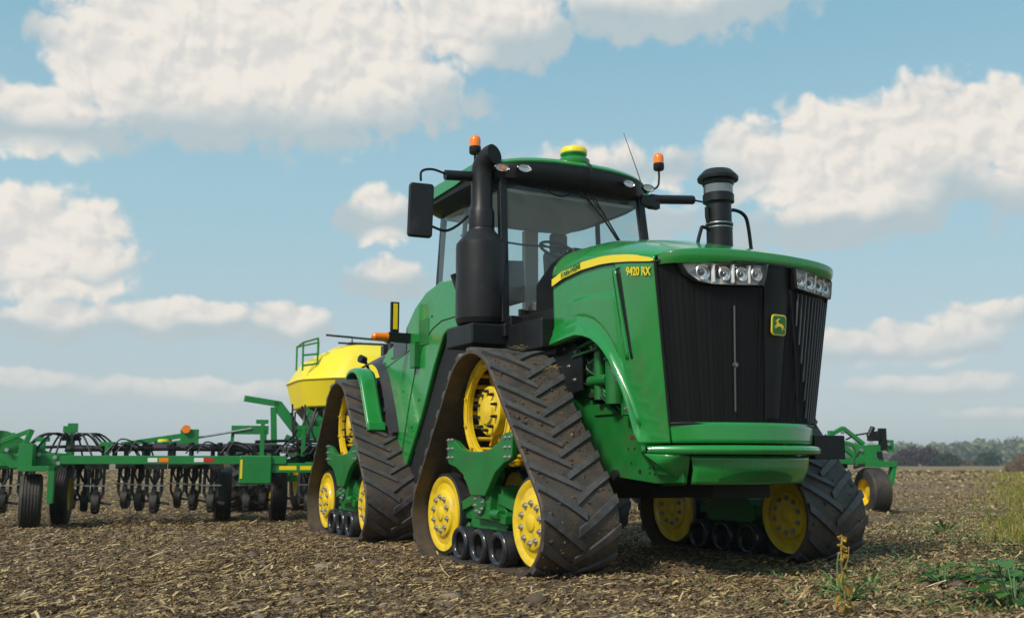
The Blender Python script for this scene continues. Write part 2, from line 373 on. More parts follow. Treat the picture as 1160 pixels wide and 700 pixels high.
# --- crawler unit -------------------------------------------------
def convex_path():
    circ = [(0.0-.03,1.36,.50),(.87,.43,.38),(-.87,.43,.38)]
    pts = [(cx+r*math.cos(a), cz+r*math.sin(a)) for cx,cz,r in circ for a in np.linspace(0,2*PI,240,endpoint=False)]
    pts = sorted(set((round(a,5),round(b,5)) for a,b in pts))
    def half(P):
        h = []
        for p in P:
            while len(h) > 1 and (h[-1][0]-h[-2][0])*(p[1]-h[-2][1])-(h[-1][1]-h[-2][1])*(p[0]-h[-2][0]) <= 0: h.pop()
            h.append(p)
        return h
    h = half(pts)[:-1]+half(pts[::-1])[:-1]      # counter-clockwise in (y,z)
    P = np.array(h+[h[0]]); d = np.hypot(*np.diff(P,axis=0).T); cum = np.concatenate([[0],np.cumsum(d)])
    return P, cum
PP, CUM = convex_path(); LEN = CUM[-1]
def path(u, off=0.):
    u = u % LEN; y = np.interp(u,CUM,PP[:,0]); z = np.interp(u,CUM,PP[:,1])
    e = .02; a = (u-e)%LEN; b = (u+e)%LEN
    ty = np.interp(b,CUM,PP[:,0])-np.interp(a,CUM,PP[:,0]); tz = np.interp(b,CUM,PP[:,1])-np.interp(a,CUM,PP[:,1]); l = math.hypot(ty,tz)+1e-9
    return (y+tz/l*off, z-ty/l*off)              # outward normal of a CCW path
def belt_mesh():
    m = MB(); n = 170; hw = .35
    prof = [(-hw,0),(-hw,.024),(-hw+.012,.032),(-.12,.036),(.12,.036),(hw-.012,.032),(hw,.024),(hw,0)]
    vs = []; fs = []; k = len(prof)
    for i in range(n):
        for x,o in prof:
            y,z = path(LEN*i/n, o); vs.append((x,y,z))
    for i in range(n):
        for j in range(k): fs.append((i*k+j, i*k+(j+1)%k, ((i+1)%n)*k+(j+1)%k, ((i+1)%n)*k+j))
    m.add(vs,fs)
    # guide lugs inside
    for i in range(44):
        u = LEN*i/44
        a = [path(u-.035,-.001), path(u+.035,-.001), path(u+.02,-.06), path(u-.02,-.06)]
        m.prism(a,'x',-.045,.045)
    m.cur = 1
    # chevron bars: counter-clockwise travel is forward along the ground and up the front, so the
    # outer ends lead the inner ends
    NB = 32; pitch = LEN/NB; rr = random.Random(5)
    for side in (-1,1):
        for b in range(NB):
            u0 = b*pitch + (0 if side < 0 else pitch*.5); seg = 6; h = .060+rr.uniform(-.003,.002)
            rows = []
            for q in range(seg+1):
                t = q/seg; x = side*lerp(.347, -.035, t); uc = u0 - lerp(0, .235, t)
                w = lerp(.033,.028,t)
                if q == 0: uc -= .0
                row = []
                for du,off in ((-w-.006,.025),(-w,h),(w,h),(w+.006,.025)):
                    y,z = path(uc+du, off); row.append((x,y,z))
                rows.append(row)
            vs = [p for r_ in rows for p in r_]; fs = []
            for q in range(seg):
                for j in range(3): fs.append((q*4+j,q*4+j+1,(q+1)*4+j+1,(q+1)*4+j))
            fs += [(0,1,2,3),(seg*4+3,seg*4+2,seg*4+1,seg*4)]
            m.add(vs,fs)
    return m
belt0 = belt_mesh().build('rubber_track', [RUB,RUBL], None, smooth=28)
BELT = belt0.data; bpy.data.objects.remove(belt0)
def mesh_of(mb, m, **k):
    o = mb.build('tmp', m, None, **k); me = o.data; bpy.data.objects.remove(o); return me
def bolt_mesh(r=.019, h=.02, m=STEEL):
    b = MB(); b.cyl((0,0,0),(0,0,.005),r*1.35,n=14); b.cyl((0,0,.004),(0,0,h),r,n=6); b.cyl((0,0,h-.002),(0,0,h+.010),r*.5,n=8); return mesh_of(b, m)
BOLT = bolt_mesh(); SBOLT = bolt_mesh(.013,.014)
sb = MB(); sb.cyl((0,0,0),(0,0,.03),.017,n=6); sb.cyl((0,0,.028),(0,0,.05),.012,.012,n=8); sb.cyl((0,0,.05),(0,0,.065),.012,.004,n=8); STUD = mesh_of(sb, BLACKG)
def idler_profile(s):   # one idler disc; s=-1 outer face towards -x
    return [(.0,-.030*s*-1),(.07,.030*s),(.082,.022*s),(.088,.004*s),(.13,.000*s),(.195,.004*s),(.212,.012*s),(.225,-.022*s),(.30,-.030*s),(.325,-.012*s),(.343,-.008*s),(.348,-.035*s)]
def disc(s):
    m = MB(); pr = idler_profile(1)
    pr = [(r,-(h+.0)*s*-1) for r,h in [(.0,.028),(.055,.028),(.066,.022),(.070,.012),(.13,.010),(.195,.010),(.208,.004),(.222,-.020),(.285,-.030),(.315,-.012),(.345,-.010),(.350,-.035)]]
    pr += [(.350,-.15*s),(0,-.15*s)]
    pr = [(r,h) for r,h in pr]
    m.lathe(pr,(0,0,0),'x',56); return m
def rim_rubber(s):
    m = MB(); m.lathe([(.350,-.002*s-.02*s),(.377,-.028*s),(.379,-.14*s),(.350,-.15*s)],(0,0,0),'x',56,closed=True); return m
DISC = {s: mesh_of(disc(s), YELLOW, smooth=30) for s in (-1,1)}
RIMR = {s: mesh_of(rim_rubber(s), RUBC, smooth=40) for s in (-1,1)}
rm = MB(); rm.lathe([(.0,.07),(.10,.07),(.108,.0),(.112,-.01),(.140,-.022),(.152,0),(.152,.12),(0,.12)],(0,0,0),'x',36)
ROLL = mesh_of(rm, RUBC)
def torus_ring():
    m = MB(); m.lathe([(.118+.030*math.cos(a)+.006, .012-.026*math.sin(a)*-1) for a in np.linspace(0,2*PI,12,endpoint=False)],(0,0,0),'x',40,closed=True)
    return m
RING = mesh_of(torus_ring(), mat('roller_rubber',(.02,.021,.026),.25,coat=.3,dirt=.12))
def link(name, me, parent, M):
    o = bpy.data.objects.new(name, me); C.objects.link(o); o.parent = parent; o.matrix_local = M; return o
Tr = Matrix.Translation
def bolts(parent, me, n, r, x, nx, off=0., name='bolt', cy=0, cz=0):
    for k in range(n):
        a = 2*PI*k/n+off
        link(name, me, parent, Tr((x,cy+r*math.cos(a),cz+r*math.sin(a))) @ Matrix.Rotation(PI/2*nx,4,'Y'))
def crawler(cx, cy, phi, pivot, side):
    """side=-1: the outer face points to -x."""
    B = Tr((0,pivot,0)) @ Matrix.Rotation(phi,4,'Z') @ Tr((0,-pivot,0)) @ Tr((cx,cy,0))
    o = side
    link('rubber_track', BELT, T, B)
    for yy in (-.87,.87):
        for face in (-1,1):                      # outer and inner idler of each pair
            w = link('idler_wheel', DISC[face], T, B @ Tr((face*.215,yy,.43)))
            link('tyre', RIMR[face], w, Matrix.Identity(4))
            bolts(w, BOLT, 10, .158, face*.012, face, yy)
    for yy in (-.37,0,.37):
        for face in (-1,1):
            w = link('mid_roller', ROLL, T, B @ Tr((face*.255,yy,.19)) @ Matrix.Rotation(0 if face<0 else PI,4,'Z'))
            link('rubber_ring', RING, w, Tr((-.01,0,0)))
    # drive wheel
    m = MB()
    for f in (-1,1):
        m.lathe([(.465,f*.16),(.49,f*.16),(.49,f*.10),(.475,f*.09),(.475,f*.135),(.40,f*.135),(.385,f*.12),(.385,f*.16),(.40,f*.165),(.465,f*.165)],(0,0,0),'x',60)
        m.lathe([(.455,f*.171),(.47,f*.171),(.47,f*.16),(.455,f*.16)],(0,0,0),'x',60,closed=True)
        m.lathe([(.39,f*.175),(.405,f*.175),(.405,f*.16),(.39,f*.16)],(0,0,0),'x',60,closed=True)
    for k in range(22):
        a = 2*PI*k/22; m.cyl((-.13,.445*math.cos(a),.445*math.sin(a)),(.13,.445*math.cos(a),.445*math.sin(a)),.020,n=10)
    for k in range(11):
        a = 2*PI*k/11; m.bar((.02,.18*math.cos(a),.18*math.sin(a)),(.02,.40*math.cos(a),.40*math.sin(a)),.02,.05,up=(1,0,0))
        m.box(-.19*1,-.165,-.01,.01,-.01,.01, Matrix.Rotation(a,4,'X') @ Tr((0,.43,0)))
    dw = m.build('drive_wheel', YELLOW, T, smooth=30); dw.matrix_local = B @ Tr((0,-.03,1.36))
    h = MB(); h.lathe([(0,.18*o),(.06,.19*o),(.115,.18*o),(.125,.160*o),(.135,.155*o),(.205,.155*o),(.218,.145*o),(.220,.07*o),(.20,.05*o),(.17,0),(.17,-.2*o),(0,-.2*o)],(0,0,0),'x',44)
    h.v[0:44] = [(.195*o,0,0)]*44
    hub = h.build('hub', YELLOW, dw, smooth=30)
    bolts(hub, STUD, 10, .172, .153*o, o, .3, 'stud')
    # undercarriage casting
    xo = .245*o
    pl = [(-.62,1.13),(-.64,1.10),(-.63,.93),(-.60,.89),(-.44,.86),(-.30,.80),(-.20,.70),(-.14,.62),(.14,.62),(.22,.70),(.34,.82),(.50,.90),(.62,.93),(.645,.97),(.645,1.13),(.62,1.16),(.50,1.15),(.38,1.07),(.24,1.02),(.05,1.0),(-.18,1.005),(-.32,1.03),(-.46,1.10)]
    m = MB(); m.prism(pl,'x',xo-.03,xo+.03)
    fr = m.build('undercarriage_yoke', GREENM, T, bevel=.012); fr.matrix_local = B
    for ye in (-.555,.565):
        for a in (-.05,.05):
            for zz in (.95,1.03,1.11): link('bolt', SBOLT, fr, Tr((xo+.03*o,ye+a*.8,zz)) @ Matrix.Rotation(PI/2*o,4,'Y'))
    m = MB(); m.prism([(-.25,.70),(.25,.70),(.27,.55),(.33,.50),(.36,.36),(.30,.33),(-.30,.33),(-.36,.36),(-.30,.52)],'x',-.16,.20 if o>0 else .16)
    m.prism([(-.17,.72),(.17,.72),(.15,.42),(-.15,.42)],'x',xo*.5,xo*.93)
    m.box(-.14,.14,-.75,.75,.40,.50); m.cyl((xo*.2,0,.80),(xo*.9,0,.80),.10)
    m.cyl((xo*.5,-.02,.55),(xo*1.01,-.02,.55),.095,n=28); m.cyl((xo*.9,.20,.47),(xo*.9,.34,.47),.045)
    m.bar((xo*.7,.10,.46),(xo*.7,.42,.43),.10,.08); m.bar((xo*.6,-.2,.60),(xo*.6,-.75,.45),.06,.09); m.bar((xo*.6,.2,.60),(xo*.6,.72,.50),.06,.09)
    m.box(-.13,.13,-.55,.55,.24,.32)
    for yy in (-.36,0,.36): m.bar((xo*.55,yy-.08,.36),(xo*.55,yy,.2),.05,.07)
    cs = m.build('undercarriage_frame', GREENM, T, bevel=.010); cs.matrix_local = B
    bolts(cs, SBOLT, 8, .075, xo*1.01, o, .2, cy=-.02, cz=.55)
    m = MB(); m.cyl((-.30,0,1.36),(.30,0,1.36),.12) if False else None
    ax = MB(); ax.cyl((-o*.1,-.03,1.36),(-o*.75,-.03,1.36),.17,n=28); ax.lathe([(.17,-o*.35),(.24,-o*.36),(.24,-o*.42),(.17,-o*.43)],(0,-.03,1.36),'x',32)
    a_ = ax.build('axle_housing', GREENM, T); a_.matrix_local = B
PHI = R(2.5); PIV = -1.9
for sd in (-1,1):
    crawler(sd*1.345, .12, 0, 0, sd)
    crawler(sd*1.345, -3.72, PHI, PIV, sd)
REARM = Tr((0,PIV,0)) @ Matrix.Rotation(PHI,4,'Z') @ Tr((0,-PIV,0))

# --- hood ----------------------------------------------------------
Y0 = .10
def Wd(y, z):
    t = min(max((y-Y0)/1.7,0),1); w = .835+.08*t*t*(3-2*t)
    d = max(0,(2.45-z)/1.24); return w - d*lerp(.03,.165,t)
def Zs(y): return interp(y,[Y0,.4,.65,1.2,1.6,1.85],[2.60,2.645,2.66,2.61,2.545,2.50])
def Zc(y): return interp(y,[Y0,.7,1.33,1.8,2.13],[2.99,2.93,2.80,2.665,2.555])
def Yf(s, z):                                   # plan curve of the front at half-width fraction s
    t = min(max((z-1.21)/1.21,0),1.05); ye = 1.74+.08*t; yc = 2.0+.12*t
    return yc-(yc-ye)*abs(s)**2
def crown(u, v):                                # u: back to front, v: -1..1 across
    s = 2*v-1; a = abs(s)*PI/2; k = math.sin(a)**.92 if a < PI/2-1e-6 else 1.; k = min(k,1)
    yf = Yf(s*.98, 2.45)+.004; y = Y0+(yf-Y0)*u
    ys = Y0+(1.84-Y0)*u
    w = Wd(ys, 2.45)-.012*max(0,(ys-1.5)/.34); zs = Zs(ys); zc = Zc(Y0+(2.13-Y0)*u)
    ce = max(math.cos(a),0)**.85
    return (math.copysign(k*w,s) if s else 0, y, zs+(zc-zs)*ce)
m = MB(); m.grid(crown, 26, 48)
hood = m.build('hood', GREEN, T, smooth=60)
md = hood.modifiers.new('thickness','SOLIDIFY'); md.thickness = .03; md.offset = -1
# front lip of the hood, a rolled edge above the lamps
m = MB()
def lip(u, v):
    s = -1+2*u; p = crown(1, u); y = p[1]; z = p[2]
    zt = 2.455-.0*abs(s)
    return (p[0]*(1-.006*v), y+(.010*math.sin(v*PI))-.02*v, lerp(z, zt-.02, v) if True else z)
m.grid(lip, 40, 6); lp = m.build('hood_lip', GREEN, hood, smooth=60)
# side panels with the round cut-out over the track
def Zb(y):
    return interp(y,[Y0,.25,.40,.56,.70,.84,.95,1.03,1.12,1.22,1.30,1.35,1.39,1.43,1.47,1.9],[1.975,1.995,2.01,2.02,2.00,1.96,1.90,1.84,1.75,1.61,1.47,1.36,1.24,1.12,1.055,1.055])
def side(sg, off=0.):
    def fn(u, v):
        yn = Y0+(1.835-Y0)*u**.92; zt = Zs(yn)+.004; zb = Zb(yn); z = lerp(zt, zb, v)
        y = Y0+(1.74+.08*min(1.02,(z-1.21)/1.21)-.006-Y0)*u**.92
        x = Wd(y,z)+off
        # pressed wheel-arch flare round the opening
        d = z-zb
        if y < 1.5: x += .045*math.exp(-(d/.075)**2)*min(1,(1.5-y)/.15)
        # crease running back from the vent, softly recessed upper panel
        if d > .12: x -= .016*min(1,(d-.12)/.05)*min(1,max(0,(1.25-y)/.035))
        zl = 2.345-.10*max(0,y-.55)**1.5                # horizontal crease: the part below stands proud
        if .35 < y: x += .016*min(1,max(0,(1.21-y)/.03))*min(1,(y-.35)/.3)*(1/(1+math.exp((z-zl)/.006)))*min(1,max(0,d-.12)/.08)
        return (sg*x, y, z)
    return fn
for sg in (-1,1):
    m = MB(); m.grid(side(sg), 130, 80); sp = m.build('side_panel', GREEN, T, smooth=50)
    md = sp.modifiers.new('thickness','SOLIDIFY'); md.thickness = .02; md.offset = 0
    # return flange of the arch
    m = MB()
    def fl(u, v):
        y = Y0+(1.40-Y0)*u; z = Zb(y); x = Wd(y,z)+.045; return (sg*(x-.16*v), y, z+.004*v)
    m.grid(fl, 60, 2); m.build('arch_edge', GREEN, sp, smooth=60, solid=.008)
    # black air slot and its bright frame
    def strip(pts, w0, w1, off, name, mt, par):
        m = MB(); vs = []
        for i,(y,z) in enumerate(pts):
            t = i/(len(pts)-1); w = lerp(w0,w1,t)
            for yy in (y-w,y+w): vs.append((sg*(Wd(yy,z)+off), yy, z))
        fs = [(2*i,2*i+1,2*i+3,2*i+2) for i in range(len(pts)-1)]
        m.add(vs,fs); return m.build(name, mt, par, smooth=60, solid=.01)
    slot = [(lerp(1.285,1.36,t)+.03*math.sin(t*PI)*-0, lerp(2.50,1.74,t)) for t in np.linspace(0,1,14)]
    strip([(y+.012,z) for y,z in slot], .034,.016,.008,'air_slot',NOSEB,sp)
    strip([(y-.052,z+.0) for y,z in slot], .026,.020,.012,'slot_trim',GREEN,sp)
    pass
    # yellow stripe
    st = [(Y0+.01,2.555,.05),(.3,2.595,.05),(.65,2.618,.050),(1.0,2.605,.048),(1.2,2.583,.046),(1.45,2.545,.042),(1.65,2.505,.034),(1.78,2.475,.022),(1.85,2.462,.003)]
    st = [(y, interp(y,[q[0] for q in st],[q[1] for q in st]), interp(y,[q[0] for q in st],[q[2] for q in st])) for y in np.linspace(Y0+.01,1.815,40)]
    m = MB(); vs = []
    def onhood(y, z):
        zs = Zs(y)
        if z <= zs: return (sg*(Wd(y,z)+.013), y, z)
        zc = Zc(y); c = min(1,((z-zs)/(zc-zs))); a = math.acos(c**(1/.85)); return (sg*(Wd(y,2.45)*math.sin(a)**.92+.012), y, z+.004)
    for y,zc,w in st:
        for q in (-1,-.4,.3,1): vs.append(onhood(y, zc+.008+w*q*.66))
    fs = [(4*i+j,4*i+j+1,4*i+j+5,4*i+j+4) for i in range(len(st)-1) for j in range(3)]
    m.add(vs,fs); m.build('yellow_stripe', YDECAL, sp, smooth=60)
    m = MB(); m.tube([onhood(y, zc+.008-w*.66-.008) for y,zc,w in st],.005,6); m.build('stripe_line', NOSEB, sp)
    # lettering
    xd = (0,1,0) if sg < 0 else (0,-1,0)
    def at(y,z,o): return (sg*(Wd(y,z)+o), y, z)
    slope = .0
    text('model_lettering','9420 RX',.095,YDECAL,sp, frameM(at(1.60,2.415,.016),(sg*.03,(1 if sg<0 else -1),-.16*(1 if sg<0 else 1)),(sg*.12,0,1)), xs=1.03)
    text('name_lettering','JOHN DEERE',.056,GREENM,sp, frameM(at(.48,2.616,.026),(sg*.01,(1 if sg<0 else -1),.10*(1 if sg<0 else 1)),(sg*-.02,0,1)), xs=1.05)
# filler box painted near-black for the bay's shade; green engine bits in the opening
m = MB(); m.box(-.42,.42,.0,1.62,1.15,2.55); m.build('engine_bay_filler', mat('engine_dark',(.012,.02,.012),.7), T)
m = MB()
for y,z0,z1,r in ((.86,1.40,1.78,.085),(1.08,1.30,1.6,.06),(.62,1.45,1.95,.05)): m.cyl((-.66,y,z0),(-.66,y,z1),r,n=24); m.cyl((-.66,y,z1),(-.66,y,z1+.03),r*1.15,n=24)
m.tube(bez([(-.60,.18,1.92),(-.64,.5,1.96),(-.62,.8,1.93)],6),.03,12); m.box(-.62,-.45,.45,1.25,1.32,1.42); m.box(-.6,-.44,.2,.60,1.5,1.85)
m.box(-.70,-.5,1.0,1.28,1.30,1.40); m.cyl((-.68,.5,1.62),(-.68,.78,1.62),.05); m.box(-.64,-.46,.66,1.05,1.82,1.90)
m.tube(bez([(-.7,.9,1.86),(-.74,1.02,1.7),(-.7,1.12,1.6),(-.66,1.1,1.45)],6),.018,8)
m.build('engine_filter', GREENM, T, bevel=.006)
m = MB(); m.tube(bez([(-.68,.80,1.95),(-.76,.93,1.86),(-.78,1.0,1.70),(-.74,1.05,1.58)],8),.016,10); m.build('hose', mat('grey_hose',(.20,.23,.20),.4), T)
m = MB(); m.tube(bez([(-.70,.3,1.93),(-.73,.6,1.97),(-.72,.75,1.95)],8),.016,8); m.cyl((-.73,.28,1.86),(-.73,.7,1.90),.013); m.build('pipe', GREENM, T)
r_ = random.Random(12)
for k in range(12):
    y = r_.uniform(.25,1.15); z = r_.uniform(1.5,1.9); x = r_.uniform(-.68,-.56)
    m = MB(); m.tube(bez([(x,y,z),(x-.03,y+r_.uniform(-.15,.15),z-.10),(x,y+r_.uniform(-.25,.25),z-r_.uniform(.15,.35))],5),r_.uniform(.006,.014),7); m.build('engine_hose', BLACK if k%3 else GREENM, T)
for y,z,w,h in ((.42,1.75,.10,.14),(.72,1.60,.07,.10),(1.15,1.50,.06,.12),(.55,1.50,.12,.05),(.95,1.72,.05,.06)):
    m = MB(); m.box(-.66,-.55,y-w,y+w,z-h/2,z+h/2); m.build('engine_cover', DARK if w>.06 else GREENM, T, bevel=.01)
for p_ in ((-.75,1.06,1.57),(-.73,.62,1.90),(-.70,1.1,1.33),(-.67,.86,1.46)): 
    m = MB(); m.cyl(p_,(p_[0]-.02,p_[1],p_[2]+.03),.022,n=10); m.build('fitting', STEEL, T)

# --- grille and nose -------------------------------------------------
def G(s, z, o=0.):
    t = (z-1.21)/1.21; w = .75+t*.165
    return Vector((s*w, Yf(s,z)+o, z))
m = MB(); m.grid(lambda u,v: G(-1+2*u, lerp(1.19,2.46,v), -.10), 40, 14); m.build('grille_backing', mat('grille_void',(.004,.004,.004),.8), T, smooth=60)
m = MB()                                           # the pleated perforated screen
NP = 44
PLR = [random.uniform(.001,.008) for _ in range(400)]
def pleat(u,v):
    k = round(u*NP*2); s = -1+2*u; return G(s, lerp(1.20,2.45,v), (-PLR[k] if k%2 else .0)-.006*math.sin(u*31)**2)
m.grid(pleat, NP*2, 10)
scr = m.build('grille', None or bpy.data.materials.new('grille_screen'), T, smooth=0)
gm = scr.data.materials[0]; gm.use_nodes = True; nt = gm.node_tree; N = nt.nodes; L = nt.links; b = N['Principled BSDF']
b.inputs['Base Color'].default_value = (.008,.008,.009,1); b.inputs['Roughness'].default_value = .5; b.inputs['Specular IOR Level'].default_value = .3
tc = N.new('ShaderNodeNewGeometry'); sep = N.new('ShaderNodeSeparateXYZ'); L.new(tc.outputs['Position'], sep.inputs[0])
def mth(op, a, c=None):
    n = N.new('ShaderNodeMath'); n.operation = op
    for k,q in ((0,a),(1,c)):
        if q is None: continue
        if hasattr(q,'links'): L.new(q,n.inputs[k])
        else: n.inputs[k].default_value = q
    return n.outputs[0]
ddx = mth('SUBTRACT', mth('FRACT', mth('MULTIPLY', sep.outputs[0], 110.)), .5); ddz = mth('SUBTRACT', mth('FRACT', mth('MULTIPLY', sep.outputs[2], 95.)), .5)
hole = mth('LESS_THAN', mth('ADD', mth('MULTIPLY',ddx,ddx), mth('MULTIPLY',ddz,ddz)), .10)
tr_ = N.new('ShaderNodeBsdfTransparent'); mxs = N.new('ShaderNodeMixShader'); L.new(hole, mxs.inputs[0]); L.new(b.outputs[0], mxs.inputs[1]); L.new(tr_.outputs[0], mxs.inputs[2]); L.new(mxs.outputs[0], N['Material Output'].inputs[0])
# vertical slats standing behind/over the screen
m = MB()
SLAT = mat('grille_slat', (.13,.125,.13), .55)
for k in range(10):
    s0 = lerp(.36,.96,k/9)
    m = MB()
    for s in (s0,):
        zl = 1.22; zh = 2.26
        zl = max(1.23, lerp(2.0,1.25,(s-.36)/.34))
        pts = [G(s, z, .010) for z in np.linspace(zl,zh,8)]
        for a,c in zip(pts,pts[1:]): m.bar(a,c,.010,.012,up=(0,1,0))
    m.build('grille_slat', SLAT, T)
# grille frame, black edge trim
m = MB()
for s in (-1,1):
    m.tube([G(s*1.0,z,.004) for z in np.linspace(1.2,2.46,12)],.014,8)
m.tube([G(s,1.205,.006) for s in np.linspace(-1,1,24)],.014,8)
m.build('grille_frame', BLACK, T)
# solid nose band narrowing downwards with the emblem
m = MB()
def nose(u,v):
    z = lerp(1.25,2.46,v); c = .07; hw = lerp(.10,.155,v); s = c+(2*u-1)*hw
    return G(s, z, .016*math.cos((2*u-1)*PI/2)+.006)
m.grid(nose, 14, 14); m.build('nose_band', NOSEB, T, smooth=60)
m = MB(); 
for a,c in zip(np.linspace(2.28,1.25,10),np.linspace(2.28,1.25,10)[1:]):
    m.bar(G(lerp(.235,.50,(2.28-a)/1.03),a,.012),G(lerp(.235,.50,(2.28-c)/1.03),c,.012),.016,.014,up=(0,1,0))
m.build('grille_diagonal_trim', BLACK, T)
# thin grey rod modelling a pale reflection on the screen, left of the emblem
m = MB(); m.tube([G(-.385,z,.012) for z in np.linspace(1.30,2.12,10)],.007,8); m.cyl(G(-.385,1.66,.0),G(-.385,1.66,.03),.018); m.build('grille_reflection_rod', mat('rod_grey',(.20,.20,.20),.3,metal=.7), T)
# lamps
def lamp(poly, cells, refl):
    """poly: (s,z) quad-ish outline; cells: s centres"""
    m = MB(); n = len(poly)
    def cen(): return (sum(p[0] for p in poly)/n, sum(p[1] for p in poly)/n)
    c = cen()
    ring = lambda k,o: [G(c[0]+(s-c[0])*k, c[1]+(z-c[1])*k, o) for s,z in poly]
    a = ring(1.09,.004)+ring(1.09,.050)+ring(1.02,.062)+ring(.985,.058)+ring(.985,.004); fs = []
    for j in range(4):
        fs += [(j*n+i, j*n+(i+1)%n, (j+1)*n+(i+1)%n, (j+1)*n+i) for i in range(n)]
    m.add(a, fs); L_ = m.build('headlight', BLACKG, T, smooth=40)
    m = MB(); m.add(ring(.99,.010), [tuple(range(n))]); m.build('lamp_back', LAMPIN, L_, smooth=0)
    for s,z,r in cells:
        p = G(s,z,.012); r *= 1.12
        m = MB(); k = 20
        m.lathe([(r,.030),(r*.93,.036),(r*.80,.012),(r*.35,.004),(0,.004)], p, 'y', 24); m.build('reflector', CHROME, L_, smooth=50)
        m = MB(); m.lathe([(r*.40,.006),(r*.38,.022),(r*.25,.032),(0,.036)], p, 'y', 16); m.build('bulb', mat('projector',(.10,.10,.11),.1,metal=.3,coat=1.), L_)
    for i in range(len(cells)-1):
        m = MB(); s = (cells[i][0]+cells[i+1][0])/2; m.bar(G(s,2.295,.030),G(s,2.435,.030),.012,.035,up=(0,1,0)); m.build('lamp_divider', LAMPIN, L_)
    m = MB(); m.add(ring(.995,.055), [tuple(range(n))]); m.build('lamp_lens', LENS, L_, smooth=0)
lamp([(-.84,2.435),(-.60,2.445),(-.35,2.448),(-.11,2.448),(-.125,2.36),(-.15,2.285),(-.40,2.275),(-.60,2.275),(-.72,2.300),(-.80,2.36)],
     [(-.67,2.37,.060),(-.49,2.362,.052),(-.335,2.362,.052),(-.19,2.368,.050)], 0)
lamp([(.25,2.448),(.50,2.448),(.75,2.445),(.965,2.435),(.985,2.36),(.985,2.30),(.70,2.285),(.45,2.285),(.29,2.295),(.265,2.37)],
     [(.34,2.365,.045),(.50,2.362,.052),(.68,2.362,.052),(.86,2.365,.052)], 0)
# black brow bars linking the lamps
m = MB()
for a,c in zip(np.linspace(-1,1,31),np.linspace(-1,1,31)[1:]): m.bar(G(a,2.462,.012),G(c,2.462,.012),.03,.018)
m.build('lamp_brow', BLACK, T)
# emblem: rounded shield with the leaping animal
cb = G(.07,1.985,.036); nrm = Vector((.10,1,-.06)).normalized(); EM = frameM(cb, Vector((-1,.10,0)), Vector((0,.09,1)))
def rrect(w,h,r,n=6,cut=0):
    out = []
    for cx,cz,a0 in ((w-r,h-r,0),(-w+r,h-r,PI/2),(-w+r,-h+r,PI),(w-r,-h+r,1.5*PI)):
        for k in range(n+1): a = a0+PI/2*k/n; out.append((cx+r*math.cos(a), cz+r*math.sin(a)))
    return out
m = MB(); m.prism(rrect(.083,.083,.032),'z',0,.010); em = m.build('emblem', YDECAL, T, bevel=.002); em.matrix_local = EM
m = MB(); m.prism(rrect(.074,.074,.027),'z',.0105,.0125); e1 = m.build('emblem_field', GREEN, em)
m = MB(); m.prism(rrect(.066,.066,.022),'z',.0128,.0138); m.build('emblem_inset', GREENM, em)
deer = [(-.052,-.010),(-.036,.004),(-.020,.012),(.000,.010),(.012,.018),(.018,.030),(.010,.040),(.000,.046),(-.004,.052),(.006,.050),(.016,.044),(.018,.052),(.022,.044),(.028,.038),(.036,.036),(.046,.028),(.044,.024),(.032,.024),(.030,.010),(.034,-.002),(.048,-.008),(.054,-.018),(.049,-.018),(.042,-.012),(.028,-.010),(.038,-.020),(.050,-.028),(.044,-.030),(.030,-.022),(.016,-.012),(-.004,-.012),(-.018,-.014),(-.026,-.026),(-.034,-.042),(-.040,-.042),(-.034,-.024),(-.034,-.014),(-.046,-.024),(-.056,-.038),(-.060,-.036),(-.050,-.018),(-.046,-.008)]
m = MB(); m.prism([(x,y) for x,y in deer],'z',.014,.0165); m.build('emblem_animal', YDECAL, em)

# --- front panels under the grille ----------------------------------
def band(z0, z1, o0, o1, w0, w1, name, mt=GREEN, par=T, sag=0., n=30, yb=0., ye=1.58, yc=1.97, p=2.2):
    m = MB()
    def f(u,v):
        s = -1+2*u; w = lerp(w0,w1,v); z = lerp(z0,z1,v); o = lerp(o0,o1,v)
        return (s*w, yc-(yc-ye)*abs(s)**p+o, z + sag*(1-abs(s)**2.)*(1-v))
    m.grid(f, n, 6); o = m.build(name, mt, par, smooth=60); md = o.modifiers.new('thickness','SOLIDIFY'); md.thickness = .03; md.offset = -1
    return o
m = MB()
def surround(u,v):
    q = -1+2*u; z = lerp(1.055,1.215,v); p = G(q, z, .0); k = abs(q)
    return (p.x*1.0, p.y+.022*(1-k**6)+.012*(1-v)*(1-k**6), z)
m.grid(surround, 60, 5); fp = m.build('front_panel', GREEN, T, smooth=50); md = fp.modifiers.new('thickness','SOLIDIFY'); md.thickness=.025; md.offset=-1
m = MB(); m.prism([(1.30,1.07),(1.30,1.20),(1.62,1.20),(1.62,1.07)],'x',-.62,.62); m.build('front_crossmember', GREENM, T)
# bumper bar
m = MB()
def bum(u,v):
    s = -1+2*u; a = 2*PI*v; y = 2.04-(2.04-1.60)*abs(s)**2.3; k = 1-.25*abs(s)**8
    return (s*.905+.018, y+.055*math.cos(a)*k, 1.003+.037*math.copysign(abs(math.sin(a))**.6,math.sin(a))*k)
m.grid(bum, 44, 16); m.build('bumper', GREEN, T, smooth=50)
m = MB()
for sg in (-1,1): m.cyl((sg*.905+.018,1.60,1.003),(sg*.935+.018,1.585,1.003),.030,n=16)
m.build('bumper_end', GREENM, T, bevel=.006)
